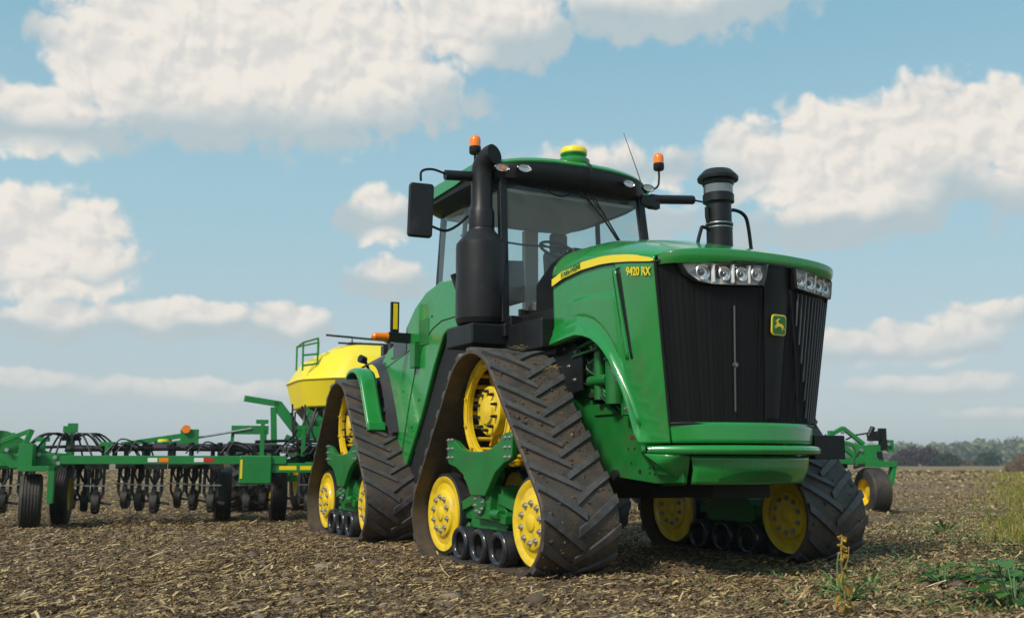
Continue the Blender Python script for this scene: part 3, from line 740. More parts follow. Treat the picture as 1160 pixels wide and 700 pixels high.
# lower apron
m = MB()
def apron(u,v):
    s = -1+2*u; z = lerp(.955,.735,v); w = lerp(.615,.585,v); y = 1.98-(1.98-1.80)*abs(s)**2.2
    if v > .5: y -= .05*((v-.5)/.5)
    return (s*w+.02, y, z)
m.grid(apron, 30, 8); ap = m.build('apron', GREEN, T, smooth=25); md = ap.modifiers.new('thickness','SOLIDIFY'); md.thickness=.02; md.offset=-1
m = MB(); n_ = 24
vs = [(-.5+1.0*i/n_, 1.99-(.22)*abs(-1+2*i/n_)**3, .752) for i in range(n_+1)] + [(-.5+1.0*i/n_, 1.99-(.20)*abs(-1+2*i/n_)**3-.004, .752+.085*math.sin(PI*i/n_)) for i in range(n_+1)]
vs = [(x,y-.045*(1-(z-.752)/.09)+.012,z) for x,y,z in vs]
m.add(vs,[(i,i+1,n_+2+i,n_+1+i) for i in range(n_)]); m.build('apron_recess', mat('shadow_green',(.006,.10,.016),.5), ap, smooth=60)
# side wings of the apron running back to the frame
for sg in (-1,1):
    m = MB(); m.add([(sg*.60+.02,1.77,.955),(sg*.565+.02,1.66,.735),(sg*.50,1.30,.72),(sg*.54,1.05,1.0),(sg*.80,1.50,.97),(sg*.74,1.45,1.06)],[(0,1,2,3,4)])
    m.build('apron_wing', GREEN, T, solid=.02)
# main frame rails
m = MB()
for sg in (-1,1):
    m.prism([(-.75,1.75),(-.75,1.15),(-.2,.95),(.55,.80),(1.35,.735),(1.70,.75),(1.70,1.02),(1.35,1.06),(1.36,1.24),(1.15,1.28),(.45,1.42),(.10,1.60)],'x',sg*.60,sg*.56)
m.build('main_frame', GREENM, T, bevel=.006)
m = MB()
HOLE = mat('frame_hole',(.003,.003,.003),.9)
for y,z,a,b_ in ((1.22,.98,.012,.03),(1.30,.93,.018,.012),(1.12,.83,.012,.028),(1.34,1.0,.02,.01),(1.26,.86,.008,.008),(1.32,.86,.008,.008),(1.38,.86,.008,.008),(1.26,.82,.008,.008),(1.33,.81,.008,.008),(1.0,.90,.008,.008),(.96,1.02,.008,.008),(1.05,1.02,.008,.008),(1.24,1.10,.016,.016)):
    m.cyl((-.598,y,z),(-.6035,y,z),a+b_*.3,n=12)
m.build('frame_holes', HOLE, T)
m = MB(); m.box(-.604,-.6015,.99,1.06,1.10,1.13); m.build('frame_sticker', mat('sticker',(.12,.02,.03),.5), T)
m = MB(); m.cyl((-.55,.78,.80),(-.64,.78,.80),.045); m.cyl((.0,-.6,.9),(0,.9,.9),.35,.3,n=16) ; m.build('transmission', mat('under_dark',(.012,.014,.012),.7), T)
m = MB(); m.box(-.56,.56,-.6,1.6,.95,1.25); m.box(-.30,.30,.9,1.7,.62,.95); m.build('sump', mat('under_dark2',(.004,.006,.004),.8), T, bevel=.02)
m = MB()   # black box on a bracket beyond the bumper
m.box(1.00,1.37,1.30,1.50,.935,1.145); bb = m.build('weight_box', BLACK, T, bevel=.008)
m = MB(); m.box(.80,1.02,1.38,1.44,.97,1.06); m.build('bracket', GREENM, T)
# black service plate by the arch
m = MB(); m.prism([(-.05,2.06),(.30,1.98),(.42,1.9),(.42,1.55),(.10,1.5),(-.3,1.6),(-.3,2.06)],'x',-.72,-.70); sp_ = m.build('service_plate', BLACK, T, bevel=.004)
for y,z in ((.12,1.95),(.2,1.78),(.05,1.7),(.3,1.65),(.32,1.9)):
    link('bolt', SBOLT, sp_, Tr((-.72,y,z)) @ Matrix.Rotation(-PI/2,4,'Y'))

# --- cab ------------------------------------------------------------
def post(pts, w, d, name='cab_post', mt=BLACK):
    m = MB()
    for a,c in zip(pts,pts[1:]): m.bar(a,c,w,d,up=(0,1,0))
    return m.build(name, mt, T, bevel=.01)
ZF = 2.28
for sg in (-1,1):
    post([(sg*.92,-.70,ZF),(sg*.90,-.76,2.9),(sg*.865,-.87,3.82)], .085,.075)
    post([(sg*.93,-1.75,ZF),(sg*.86,-1.72,3.8)], .04,.06)
    post([(sg*.84,-2.55,ZF+.3),(sg*.80,-2.45,3.8)], .06,.07)
    m = MB(); m.add([(sg*.925,-.72,ZF),(sg*.955,-1.75,ZF),(sg*.87,-2.55,ZF),(sg*.83,-2.46,3.8),(sg*.885,-1.72,3.82),(sg*.875,-.88,3.82)],[(0,1,4,5),(1,2,3,4)])
    m.build('side_window', GLASS, T, smooth=0)
m = MB()
def ws(u,v):
    s = -1+2*u; z = lerp(ZF,3.84,v); y = lerp(-.66,-.86,v)+.05*(1-s*s); return (s*lerp(.90,.85,v), y, z)
m.grid(ws, 12, 6); m.build('windshield', GLASS, T, smooth=60)
m = MB(); m.grid(lambda u,v: ((-1+2*u)*.83, lerp(-2.56,-2.48,v), lerp(2.62,3.8,v)), 2, 2); m.build('rear_window', GLASS, T, smooth=0)
m = MB()
m.prism([(-.55,2.34),(-.55,2.18),(-2.6,2.18),(-2.6,2.62),(-2.5,2.62),(-2.45,2.34)],'x',-.93,.93)
m.box(-1.0,1.0,-.80,-.55,2.12,2.26); m.box(-.80,.80,-.62,.08,1.9,2.34)
m.build('cab_base', BLACK, T, bevel=.015)
m = MB(); m.prism([(-.70,2.26),(-.70,2.50),(-.9,2.56),(-1.15,2.40),(-1.15,2.26)],'x',-.5,.9); m.build('dashboard', SEATG, T, bevel=.02)
m = MB(); m.box(-.80,.80,-.64,-.60,2.33,2.42); m.build('windshield_sill', DARK, T, bevel=.01)
m = MB(); m.box(-.5,-.22,-.60,-.56,2.385,2.40); m.build('sill_strip', STEEL, T)
# cowl between hood and cab
m = MB(); m.prism([(-.62,2.3),(-.62,2.68),(-.3,2.86),(.12,2.94),(.12,2.1),(-.62,2.1)],'x',-.62,.62); m.build('hood_cowl', BLACK, T, bevel=.04)
# seat, column, wheel, console
m = MB(); m.cbox((.52,-1.76,2.78),(.46,.46,.14)); m.prism([(-1.93,2.78),(-2.00,3.36),(-2.10,3.40),(-2.14,3.34),(-2.08,2.78)],'x',.34,.72); m.box(.42,.64,-2.12,-2.02,3.38,3.62); m.box(.34,.68,-2.0,-1.56,2.34,2.72)
m.build('seat', mat('seat_fabric',(.22,.215,.21),.85,noise=.1), T, bevel=.04, seg=3)
m = MB(); m.tube([(.14,-1.05,2.34),(.12,-1.15,2.8),(.07,-1.28,3.18)],.055,12); m.box(-.02,.24,-1.18,-1.06,2.98,3.14); m.build('steering_column', SEATG, T, bevel=.02)
m = MB(); wc = Vector((.07,-1.30,3.23)); ax1 = Vector((1,0,0)); ax2 = Vector((0,-.80,.60)).normalized()
m.tube([wc+ax1*.21*math.cos(a)+ax2*.21*math.sin(a) for a in np.linspace(0,2*PI,36,endpoint=False)],.017,8,closed=True)
for a in (.3,2.6,4.7): m.bar(wc,wc+ax1*.2*math.cos(a)+ax2*.2*math.sin(a),.03,.02)
m.build('steering_wheel', mat('wheel_black',(.03,.03,.03),.6), T)
m = MB(); m.box(-.62,-.40,-2.0,-1.2,2.6,2.78); m.cbox((-.62,-1.08,2.86),(.24,.05,.30),(.1,.0,.25)); m.box(-.56,-.50,-1.3,-1.24,2.78,2.95); m.build('armrest_console', SEATG, T, bevel=.015)
m = MB(); m.tube([(-.84,-1.9,3.42),(0,-2.0,3.42),(.84,-1.9,3.42)],.012,8); m.build('cab_rail', BLACK, T)
m = MB(); m.box(.26,.44,-2.48,-2.40,2.6,3.7); m.box(-.30,-.22,-2.50,-2.42,2.6,3.7); m.build('rear_pillar', CABLIN, T)
# roof
def roofp(s, y0):
    return y0
m = MB()
def roof(u, v, zlo, zhi, grow):
    pass
NR = 44
def outline(k, ins):
    """rounded roof outline, k in 0..1"""
    a = 2*PI*k; n = 4.2
    c, s = math.cos(a), math.sin(a); x = math.copysign(abs(c)**(2/n), c); y = math.copysign(abs(s)**(2/n), s)
    X = (1.10-ins)*x; Y = (1.02-ins)*y
    Y += .07*(1-x*x)*(1 if y > 0 else 0)
    return X, Y-1.74
def ringz(levels, name, mt, par=T, cap=True, capb=True, bevel=0):
    m = MB(); n = 72; vs = []; fs = []
    for ins, z, dome in levels:
        for k in range(n):
            X,Y = outline(k/n, ins); vs.append((X, Y, z+dome*(1-(X/1.1)**2)))
    for i in range(len(levels)-1):
        for k in range(n): fs.append((i*n+k,i*n+(k+1)%n,(i+1)*n+(k+1)%n,(i+1)*n+k))
    if capb: fs.append(tuple(range(n-1,-1,-1)))
    if cap: fs.append(tuple(range((len(levels)-1)*n, len(levels)*n)))
    m.add(vs,fs); return m.build(name, mt, par, smooth=45)
ringz([(.30,3.74,.02),(.10,3.745,.02),(.02,3.80,.03),(.0,3.90,.05),(.01,3.945,.07),(.06,3.955,.07)], 'roof_fascia', BLACK)
rt = ringz([(.004,3.940,.068),(.0,3.955,.07),(.03,3.985,.075),(.12,4.01,.08),(.35,4.03,.085),(.7,4.035,.09)], 'roof', GREEN)
for sg in (-1,1):
    m = MB(); m.prism([(-1.02,3.985),(-1.02,3.90),(-1.5,3.855),(-2.1,3.84),(-2.62,3.86),(-2.70,3.94),(-2.62,3.985)],'x',sg*1.09,sg*1.115); m.build('roof_side_trim', GREEN, T, bevel=.01)
m = MB(); m.box(-.83,.83,-2.4,-.92,3.70,3.745); m.build('headliner', CABLIN, T, bevel=.02)
for x in (-.95,-.72,.56,.83):
    yb = -.70+.07*(1-(x/1.1)**2) - (.035 if abs(x) > .9 else 0)
    z = 3.865+.03*(1-(x/1.1)**2)
    par = None
    m = MB(); m.lathe([(.0,.0),(.082,.0),(.085,.03),(.078,.036),(.070,.030)],(0,0,0),'y',28)
    m.v = [(a,b_,c*.52) for a,b_,c in m.v]
    rl = m.build('roof_light', BLACKG, T); rl.matrix_local = Tr((x,yb-.0,z)) @ Matrix.Rotation(-x*.13,4,'Z')
    m = MB(); m.lathe([(.074,.031),(.060,.012),(.03,.004),(.0,.004)],(0,0,0),'y',28); m.v = [(a,b_,c*.52) for a,b_,c in m.v]; m.build('reflector', LAMPIN if abs(x)>.8 else CHROME, rl)
    m = MB(); m.lathe([(.074,.034),(.04,.042),(0,.044)],(0,0,0),'y',28); m.v = [(a,b_,c*.52) for a,b_,c in m.v]; m.build('lamp_lens', LENS, rl)
    if x < -.8:
        m = MB(); m.lathe([(.022,.012),(.020,.035),(.0,.038)],(.012,0,0),'y',14); m.build('bulb', ORANGE, rl)
# satellite receiver
gp = (0.02,-.88)
m = MB(); m.lathe([(0,0),(.16,0),(.175,.02),(.175,.08),(.155,.10),(.125,.11),(.130,.125),(.145,.14),(.145,.155),(0,.155)],(gp[0],gp[1],4.05),'z',32); rc = m.build('satellite_receiver', GREEN, T, smooth=40)
m = MB(); m.lathe([(.146,.0),(.148,.03),(.132,.062),(.09,.080),(0,.088)],(gp[0],gp[1],4.205),'z',32); m.build('receiver_dome', YDECAL, rc, smooth=50)
m = MB(); m.tube(bez([(.06,-.76,4.09),(.07,-.62,4.02),(.07,-.60,3.90),(.10,-.66,3.80)],6),.010,8); m.build('cable', BLACK, T)
# beacons
for bx,by,bz in ((-1.12,-.98,4.09),(1.14,-.86,4.20)):
    m = MB(); m.lathe([(0,-.02),(.052,-.02),(.062,-.005),(.062,.055),(0,.060)],(bx,by,bz),'z',24); be = m.build('beacon', BLACK, T, smooth=40)
    m = MB(); m.lathe([(.058,.058),(.058,.13),(.050,.160),(.028,.178),(0,.182)],(bx,by,bz),'z',24); m.build('amber_lens', ORANGE, be, smooth=50)
    sg = 1 if bx > 0 else -1
    m = MB(); m.tube(bez([(bx,by,bz),(bx,by,bz-.12),(bx-sg*.03,by,bz-.22),(bx-sg*.18,by-.02,bz-.30)],6),.012,8); m.build('beacon_stem', BLACK, be)
# mirrors
m = MB(); m.bar((.86,-.86,3.80),(1.05,-.86,3.78),.10,.11); m.bar((1.00,-.86,3.80),(1.12,-.86,3.80),.08,.16); m.cyl((1.05,-.86,3.83),(1.63,-.88,3.90),.052,n=20); m.tube([(1.6,-.88,3.90),(1.83,-.90,3.90)],.012,8)
m.build('mirror_arm', BLACK, T, bevel=.01)
m = MB(); m.cyl((-1.02,-.95,3.83),(-1.46,-.98,3.80),.052,n=20); m.tube(bez([(-1.44,-.98,3.81),(-1.60,-.98,3.84),(-1.72,-.97,3.80),(-1.73,-.97,3.70)],6),.013,8)
m.tube(bez([(-1.62,-.97,3.25),(-1.45,-.98,3.22),(-1.30,-1.0,3.30),(-1.16,-1.05,3.42),(-1.0,-1.08,3.50)],6),.014,8)
m.build('mirror_arm', BLACK, T)
m = MB(); m.prism([(x*1.0,z) for x,z in rrect(.125,.275,.035)],'y',-.035,.035)
mi = m.build('mirror', BLACK, T, bevel=.02, seg=3); mi.matrix_local = Tr((-1.745,-.93,3.385)) @ Matrix.Rotation(R(12),4,'Z') @ Matrix.Rotation(R(1.5),4,'Y')
# wiper
m = MB(); m.tube([(.02,-.78,3.80),(.30,-.74,3.50),(.50,-.71,3.22)],.012,6); m.tube([(.10,-.775,3.80),(.26,-.735,3.58)],.007,6); m.tube([(.16,-.73,3.74),(.52,-.69,3.20)],.009,6); m.build('wiper', BLACKG, T)
m = MB(); m.tube(bez([(-.42,-.78,3.79),(-.34,-.76,3.70),(-.2,-.75,3.68),(-.08,-.76,3.74),(-.03,-.78,3.79)],6),.009,6); m.build('cable', BLACK, T)
# aerial
m = MB(); m.tube([(1.02,-1.0,3.98),(.95,-1.02,4.2),(.80,-1.05,4.62)],[.006,.005,.003],6); m.build('aerial', BLACK, T)
# exhaust
ex = (-1.07,-.92)
m = MB(); m.lathe([(0,2.25),(.19,2.25),(.245,2.28),(.262,2.33),(.262,3.06),(.258,3.10),(.235,3.13),(.14,3.24),(.128,3.27),(0,3.27)],(ex[0],ex[1],0),'z',48); m.build('muffler', EXH, T, smooth=18)
m = MB(); m.box(-1.30,-.84,-.665,-.655,2.36,2.9) if False else None
m = MB(); m.lathe([(.120,3.25),(.133,3.27),(.133,3.43),(.120,3.47),(.112,3.49),(.112,3.80)],(ex[0],ex[1],0),'z',36)
pts = bez([(ex[0],ex[1],3.78),(ex[0],ex[1],3.86),(ex[0]+.01,ex[1]+.02,3.94),(ex[0]+.045,ex[1]+.09,4.015),(ex[0]+.07,ex[1]+.15,4.03)],8); m.tube(pts,.110,32)
m.build('exhaust_pipe', EXH, T, smooth=22)
m = MB(); e = Vector((ex[0]+.07,ex[1]+.15,4.03)); d_ = (Vector(pts[-1])-Vector(pts[-2])).normalized(); m.cyl(e+d_*.001,e+d_*.004,.098,n=30); m.build('exhaust_mouth', HOLE, T)
m = MB(); m.bar((-1.30,-1.08,2.81),(-1.12,-1.06,2.34),.085,.05,up=(0,1,0)); m.build('muffler_shield', mat('shield_grey',(.055,.045,.048),.5,dirt=.2), T, bevel=.01)
m = MB(); m.box(-1.33,-.60,-1.20,-.60,2.04,2.25); m.box(-.95,-.58,-.9,.09,1.95,2.24); m.build('muffler_bracket', BLACK, T, bevel=.02)
for p_ in ((-.76,-.62,2.33),(-.74,-.6,2.42)):
    m = MB(); m.cyl(p_,(p_[0],p_[1]+.03,p_[2]),.02,n=12); m.build('fitting', STEEL, T)
# air intake
ix,iy = .05,1.45
m = MB(); m.lathe([(0,2.70),(.112,2.70),(.112,2.92),(.118,2.925),(.118,2.95),(.108,2.955),(.108,3.12),(.135,3.135),(.135,3.20),(.125,3.205),(.125,3.285),(.135,3.29),(.135,3.325),(.175,3.33),(.178,3.355),(.165,3.375),(.12,3.42),(.10,3.425),(0,3.425)],(ix,iy,0),'z',36); ai = m.build('air_intake', BLACK, T, smooth=35)
m = MB(); m.lathe([(.1265,3.21),(.1265,3.282)],(ix,iy,0),'z',36); m.build('clear_band', glass('band_glass',(.5,.5,.5),.25,.2), ai, smooth=40)
m = MB(); m.lathe([(.1135,2.90),(.116,2.905),(.1135,2.91)],(ix,iy,0),'z',36); m.lathe([(.1195,2.935),(.1215,2.94),(.1195,2.945)],(ix,iy,0),'z',36); m.build('clamp', STEEL, ai)
m = MB(); m.cyl((ix+.11,iy-.05,2.7),(ix+.11,iy-.05,3.04),.045,n=16); m.tube([(ix-.12,iy,2.95),(ix-.13,iy,3.0),(ix-.13,iy,3.08)],.02,8); m.build('drain_pipe', BLACK, ai)
for sg,xo_ in ((1,.0),(-1,.0)):
    m = MB(); k = .36 if sg > 0 else .26
    z1 = 3.09 if sg > 0 else 2.90
    m.tube(bez([(ix+sg*.08,iy,z1-.02),(ix+sg*.18,iy,z1),(ix+sg*k*.78,iy,z1-.03),(ix+sg*k*.9,iy,z1-.12),(ix+sg*k,iy,2.68)],8),.016,8); m.build('intake_guard', BLACK, ai)

# --- green cab-side bodywork and rear unit -----------------------------
m = MB()
XB = -1.10
pl = [(-1.34,2.80),(-1.52,2.83),(-1.81,2.86),(-2.20,2.80),(-2.52,2.66),(-2.78,2.46),(-2.80,2.38),(-3.35,2.25),(-3.52,2.13),(-3.48,2.0),(-3.30,1.85),(-3.10,1.54),(-3.05,1.2),(-3.07,.68),(-3.0,.62),(-2.90,.63),(-2.72,.86),(-2.28,1.43),(-1.95,1.95),(-1.72,2.26),(-1.60,2.30),(-1.16,2.30),(-1.14,2.42)]
m.prism(pl[::-1],'x',XB-.03,XB+.03); m.build('side_shroud', GREEN, T, bevel=.02, seg=3)
m = MB(); m.prism([(-1.30,2.78),(-1.50,2.82),(-1.81,2.84),(-2.20,2.79),(-2.20,2.3),(-1.2,2.3)],'x',XB+.03,-.93); m.build('shroud_inner', GREENM, T)
m = MB()   # dark groove line and bolts on the shroud
m.tube([(XB-.031,y,z) for y,z in ((-1.30,2.42),(-1.75,2.42),(-2.0,2.36),(-2.25,2.22),(-2.45,1.98),(-2.62,1.6),(-2.80,1.1),(-2.93,.70))],.007,6)
m.tube([(XB-.031,y,z) for y,z in ((-2.56,2.20),(-3.40,2.04))],.005,6); m.build('shroud_seam', mat('seam',(.004,.04,.01),.6), T)
m = MB()
for y,z in ((-2.02,2.50),(-2.6,2.27),(-3.2,2.14),(-3.42,2.10),(-2.6,2.06),(-2.82,1.72),(-2.97,1.3),(-2.9,.85),(-2.35,1.6),(-2.55,1.3)): m.cyl((XB-.029,y,z),(XB-.036,y,z),.013,n=10)
m.build('shroud_bolts', BLACK, T)
m = MB(); m.box(XB-.10,XB-.03,-2.48,-2.34,1.96,2.26); m.box(XB-.04,XB+.0,-2.36,-2.10,2.20,2.50); m.build('shroud_bracket', GREENM, T, bevel=.008)
m = MB(); m.prism([(-1.66,2.27),(-1.95,1.9),(-2.30,1.38),(-2.72,.80),(-2.9,.60),(-2.3,.60),(-1.6,1.0),(-1.0,1.7),(-1.0,2.27)],'x',XB+.02,XB+.05); m.build('mud_guard', mat('mudguard_black',(.008,.008,.008),.7), T)
m = MB(); m.box(-.9,.9,-2.6,-.6,1.5,2.2); m.box(-.6,.6,-3.2,-1.2,.9,1.5); m.build('chassis', mat('chassis_dark',(.010,.011,.010),.7), T, bevel=.03)
m = MB(); m.prism([(-2.72,2.40),(-3.15,2.32),(-3.15,2.12),(-2.75,2.18)],'x',XB-.036,XB-.02); m.build('shroud_window', BLACKG, T)
# warning light with reflector plate
m = MB(); m.box(-1.36,-1.26,-2.70,-2.66,2.36,2.74); m.box(-1.40,-1.12,-2.70,-2.62,2.27,2.38); wl = m.build('marker_bracket', BLACK, T, bevel=.005)
m = MB(); m.box(-1.335,-1.285,-2.658,-2.650,2.42,2.72); m.build('reflector_strip', YDECAL, wl)
m = MB(); m.cyl((-1.40,-2.66,2.325),(-1.56,-2.66,2.325),.052,.045,n=20); m.lathe([(.045,0),(.03,-.03),(0,-.04)],(-1.56,-2.66,2.325),'x',20); m.build('amber_lens', ORANGE, wl, smooth=50)
# rear fender and cover (turned with the rear half)
def rear(o): o.matrix_local = REARM @ o.matrix_local; return o
m = MB()
arc = bez([(-3.92,1.95,0),(-3.86,2.02,0),(-3.72,2.06,0),(-3.52,2.04,0),(-3.36,1.94,0),(-3.16,1.62,0),(-2.98,1.32,0)],6)
def fen(u,v):
    k = u*(len(arc)-1); i = min(int(k),len(arc)-2); p = arc[i].lerp(arc[i+1],k-i); s = -1+2*v
    return (-1.42+s*.105, p.x, p.y-.02*s*s*s*s)
m.grid(fen, 36, 8); f_ = rear(m.build('rear_fender', GREEN, T, smooth=50)); md = f_.modifiers.new('thickness','SOLIDIFY'); md.thickness=.025; md.offset=-1
m = MB()
def fskirt(u,v):
    k = u*(len(arc)-1); i = min(int(k),len(arc)-2); p = arc[i].lerp(arc[i+1],k-i); return (-1.527, p.x-.0*v, p.y-.02-.05*v)
m.grid(fskirt, 36, 2); rear(m.build('fender_edge', GREEN, f_, smooth=50, solid=.01)).matrix_local = Matrix.Identity(4)
m = MB(); m.bar((-1.42,-2.985,1.37),(-1.42,-2.96,1.27),.21,.05,up=(0,1,0)); rear(m.build('fender_tip', GREEN, T, bevel=.015))
m = MB()
arc2 = bez([(-4.9,2.16,0),(-4.3,2.24,0),(-3.92,2.26,0),(-3.55,2.22,0),(-3.30,2.06,0),(-3.06,1.66,0),(-2.90,1.30,0)],6)
def cover(u,v):
    k = u*(len(arc2)-1); i = min(int(k),len(arc2)-2); p = arc2[i].lerp(arc2[i+1],k-i); e = math.sin(v*PI/2)
    return (lerp(-1.30,-.35,v), p.x+.10*e*u, p.y-.20*(1-e)*(1-u*.75)+.24*e*(1-u)**.6)
m.grid(cover, 44, 14); m.box(-1.0,1.0,-4.8,-3.2,1.4,2.0)
for k in range(6):
    y = -4.75+k*.30; m.box(-.80,-.36,y,y+.12,2.34+.01*k,2.47+.006*k)
rear(m.build('rear_cover', mat('cover_black',(.022,.020,.024),.45,noise=.1,dirt=.2,dirtcol=(.08,.07,.06)), T, smooth=40))
m = MB(); m.cyl((-1.02,-4.75,2.27),(-1.10,-4.72,2.29),.05,.055,n=18); m.cyl((-.9,-4.75,2.0),(-1.02,-4.75,2.27),.02); rear(m.build('work_light', BLACK, T))
m = MB(); m.box(-.5,.5,-5.4,-2.4,.85,1.5); m.cyl((0,-2.4,1.1),(0,-1.6,1.1),.2); rear(m.build('rear_frame', GREENM, T, bevel=.03))
for y,z in ((-3.25,1.22),(-3.1,1.12),(-3.18,1.32)):
    m = MB(); m.cyl((-1.0,y,z),(-1.03,y,z),.02,n=10); m.build('fitting', STEEL, T)
MUDM = varied('mud', [(0,(.05,.034,.022)),(.7,(.10,.07,.045)),(1,(.20,.14,.08))], rough=1)
def mud(side, n, seed):
    r_ = random.Random(seed); bm = bmesh.new(); vs = []
    m = MB(); bmesh.ops.create_icosphere(bm, subdivisions=1, radius=1); bv = [v.co.copy() for v in bm.verts]; bf = [tuple(v.index for v in f.verts) for f in bm.faces]; bm.free()
    for _ in range(n):
        u = r_.uniform(0,LEN); x = r_.uniform(-.33,.33); y,z = path(u,.036); s_ = min(.016, r_.gammavariate(1.5,.0032)+.002)
        c = Vector((side*1.345+x, .12+y, z)); m.add([c+Vector((v.x*s_*r_.uniform(.8,1.7),v.y*s_*r_.uniform(.7,1.5),v.z*s_*r_.uniform(.7,1.5))) for v in bv], bf)
    o = m.build('caked_mud', MUDM, T, smooth=0); o['kind'] = 'stuff'
mud(-1,1500,1); mud(1,500,2)
# clumps of soil and straw caught on the track
for p_,s_ in (((-1.12,.02,1.93),.03),((-1.40,.70,1.60),.0),((-1.18,.62,1.70),.03)):
    if not s_: continue
    m = MB()
    for k in range(14):
        a = random.uniform(0,6.28); q = Vector(p_)+Vector((random.gauss(0,s_),random.gauss(0,s_),random.gauss(0,s_*.3)+.02)); m.bar(q,q+Vector((math.cos(a),math.sin(a),random.uniform(-.4,.3)))*random.uniform(.03,.08),.004,.003)
    m.build('caught_straw', STRAWY, T)['kind'] = 'stuff'

# ------------------------------------------------------------------ the seeding implement
A = R(12.8)
I = empty('seeding_tool', (1.5,-6.1,0), A, 'wide green folding seeding implement with black openers hitched behind the tractor', 'seeder')
def ib(fn, name, mt=GREENF, bevel=.006, **k):
    m = MB(); fn(m); return m.build(name, mt, I, bevel=bevel, **k)
def B(m, a, b_, w, h): m.bar(a,b_,w,h)
for y in (0,-.85,-1.7,-2.6):
    zt = .945
    for x0,x1 in ((-6.1,-2.95),(2.7,7.2)):
        ib(lambda m: B(m,(x0,y,zt),(x1,y,zt),.12,.12), 'wing_beam')
ib(lambda m: B(m,(-3.2,-.02,.83),(2.8,-.02,.83),.12,.14), 'centre_beam')
for y in (-.9,-1.8,-2.7): ib(lambda m: B(m,(-2.9,y,.90),(2.8,y,.90),.12,.14), 'centre_beam')
for x in (-6.0,-5.1,-4.2,-3.3,2.9,4.4,5.8,7.1): ib(lambda m: B(m,(x,.0,.93),(x,-2.65,.93),.10,.12), 'cross_member')
for x in (-2.6,-.9,.9,2.6): ib(lambda m: B(m,(x,0.,.85),(x,-2.7,.88),.12,.12), 'cross_member')
ib(lambda m: m.box(-3.62,-3.16,-.15,.10,.60,1.01), 'wing_end_box', bevel=.02)
ib(lambda m: m.box(-3.605,-3.575,.101,.104,.68,.95), 'reflector_strip', YDECAL, 0)
for x0,x1 in ((-3.05,-2.80),(-2.75,-2.0)): ib(lambda m: m.box(x0,x1,.041,.044,.80,.86), 'yellow_label', YDECAL, 0)
for x,mt in ((-4.83,WHITE),(-4.68,ORANGE),(-4.20,WHITE),(-4.06,RED)): ib(lambda m: m.box(x-.05,x+.08,.061,.064,.915,.975), 'warning_label', mt, 0)
# left end hinge plates
ib(lambda m: (m.prism([(-7.6,.82),(-7.6,1.18),(-7.15,1.38),(-6.75,1.34),(-6.2,1.05),(-5.95,1.03),(-5.95,.85),(-6.4,.82)],'y',-.10,-.05),
              m.prism([(-7.3,.86),(-7.15,1.52),(-7.02,1.56),(-6.92,1.50),(-6.98,1.10),(-6.7,.86)],'y',.00,.05),
              m.bar((-7.9,0,1.40),(-7.05,0,1.47),.07,.08), m.bar((-6.9,.05,1.15),(-6.45,.05,1.34),.05,.06), m.bar((-6.42,.06,1.36),(-6.55,.1,.98),.09,.07),
              m.bar((-7.9,-.05,.93),(-6.0,-.05,.93),.14,.20)), 'wing_hinge')
for x,z in ((-7.08,1.50),(-6.85,1.22),(-7.12,1.08),(-7.0,.95),(-6.5,.98),(-6.3,1.02),(-6.42,1.32),(-6.72,1.08),(-6.1,.98),(-6.05,.90)):
    ib(lambda m: m.cyl((x,.05,z),(x,.09,z),.028,n=10), 'pin', STEEL, 0)
def wheel(x, y, r, w, yel=True, rz=0., name='gauge_wheel'):
    m = MB(); pr = [(r*.55,-w/2),(r*.80,-w*.52),(r*.95,-w*.46),(r,-w*.36)]
    for k in range(5):
        q = lerp(-.30,.30,k/4); pr += [(r,w*(q-.045)),(r*.972,w*(q-.03)),(r*.972,w*(q+.03)),(r,w*(q+.045))]
    pr += [(r,w*.36),(r*.95,w*.46),(r*.80,w*.52),(r*.55,w/2)]
    m.lathe(pr,(0,0,0),'x',44); root = m.build(name, TYRE, I, smooth=40); root.matrix_local = Tr((x,y,r)) @ Matrix.Rotation(rz,4,'Z')
    m = MB(); m.lathe([(r*.56,-w*.5),(r*.58,-w*.46),(r*.50,-w*.40),(r*.46,-w*.15),(r*.2,-w*.12),(r*.2,-w*.3),(0,-w*.3),(0,w*.3),(r*.2,w*.3),(r*.2,w*.12),(r*.46,w*.15),(r*.50,w*.40),(r*.58,w*.46),(r*.56,w*.5)],(0,0,0),'x',36); m.build('rim', YELLOW, root, smooth=35)
    return root
wheel(-6.38,.02,.38,.27,rz=R(-8)); wheel(-6.12,-.9,.45,.22); wheel(-3.84,-1.3,.43,.25); wheel(-3.00,-1.2,.43,.25); wheel(6.98,.0,.41,.34,rz=R(8)); wheel(5.6,-1.4,.43,.28)
ib(lambda m: (m.box(-6.50,-6.04,.30,.42,.79,.86), m.box(-6.12,-6.04,.30,.42,.36,.86), m.box(-6.52,-6.34,.10,.34,.86,1.16), m.box(-6.50,-6.06,-.05,.3,.79,.85)), 'caster_fork')
ib(lambda m: (m.box(6.80,7.42,-.05,.09,.83,.93), m.prism([(7.38,.93),(7.46,.93),(7.36,.55),(7.24,.38),(7.20,.42),(7.30,.6)],'y',-.04,.08)), 'caster_fork')
ib(lambda m: (m.prism([(6.60,1.20),(7.38,1.22),(7.38,1.13),(7.08,1.10),(6.98,.88),(6.74,.90)],'y',.0,.05), m.bar((6.2,0,1.38),(6.45,0,1.50),.06,.07), m.bar((6.45,0,1.50),(6.85,0,1.22),.06,.07), m.bar((6.1,0,1.34),(6.75,0,1.18),.07,.06), m.bar((6.2,.0,1.08),(6.45,0,1.16),.07,.08), m.bar((6.40,0,1.20),(6.80,0,.92),.07,.08), m.box(6.15,6.22,-.02,.06,.98,1.45), m.box(7.30,7.42,-.02,.05,1.10,1.30)), 'wing_hinge')
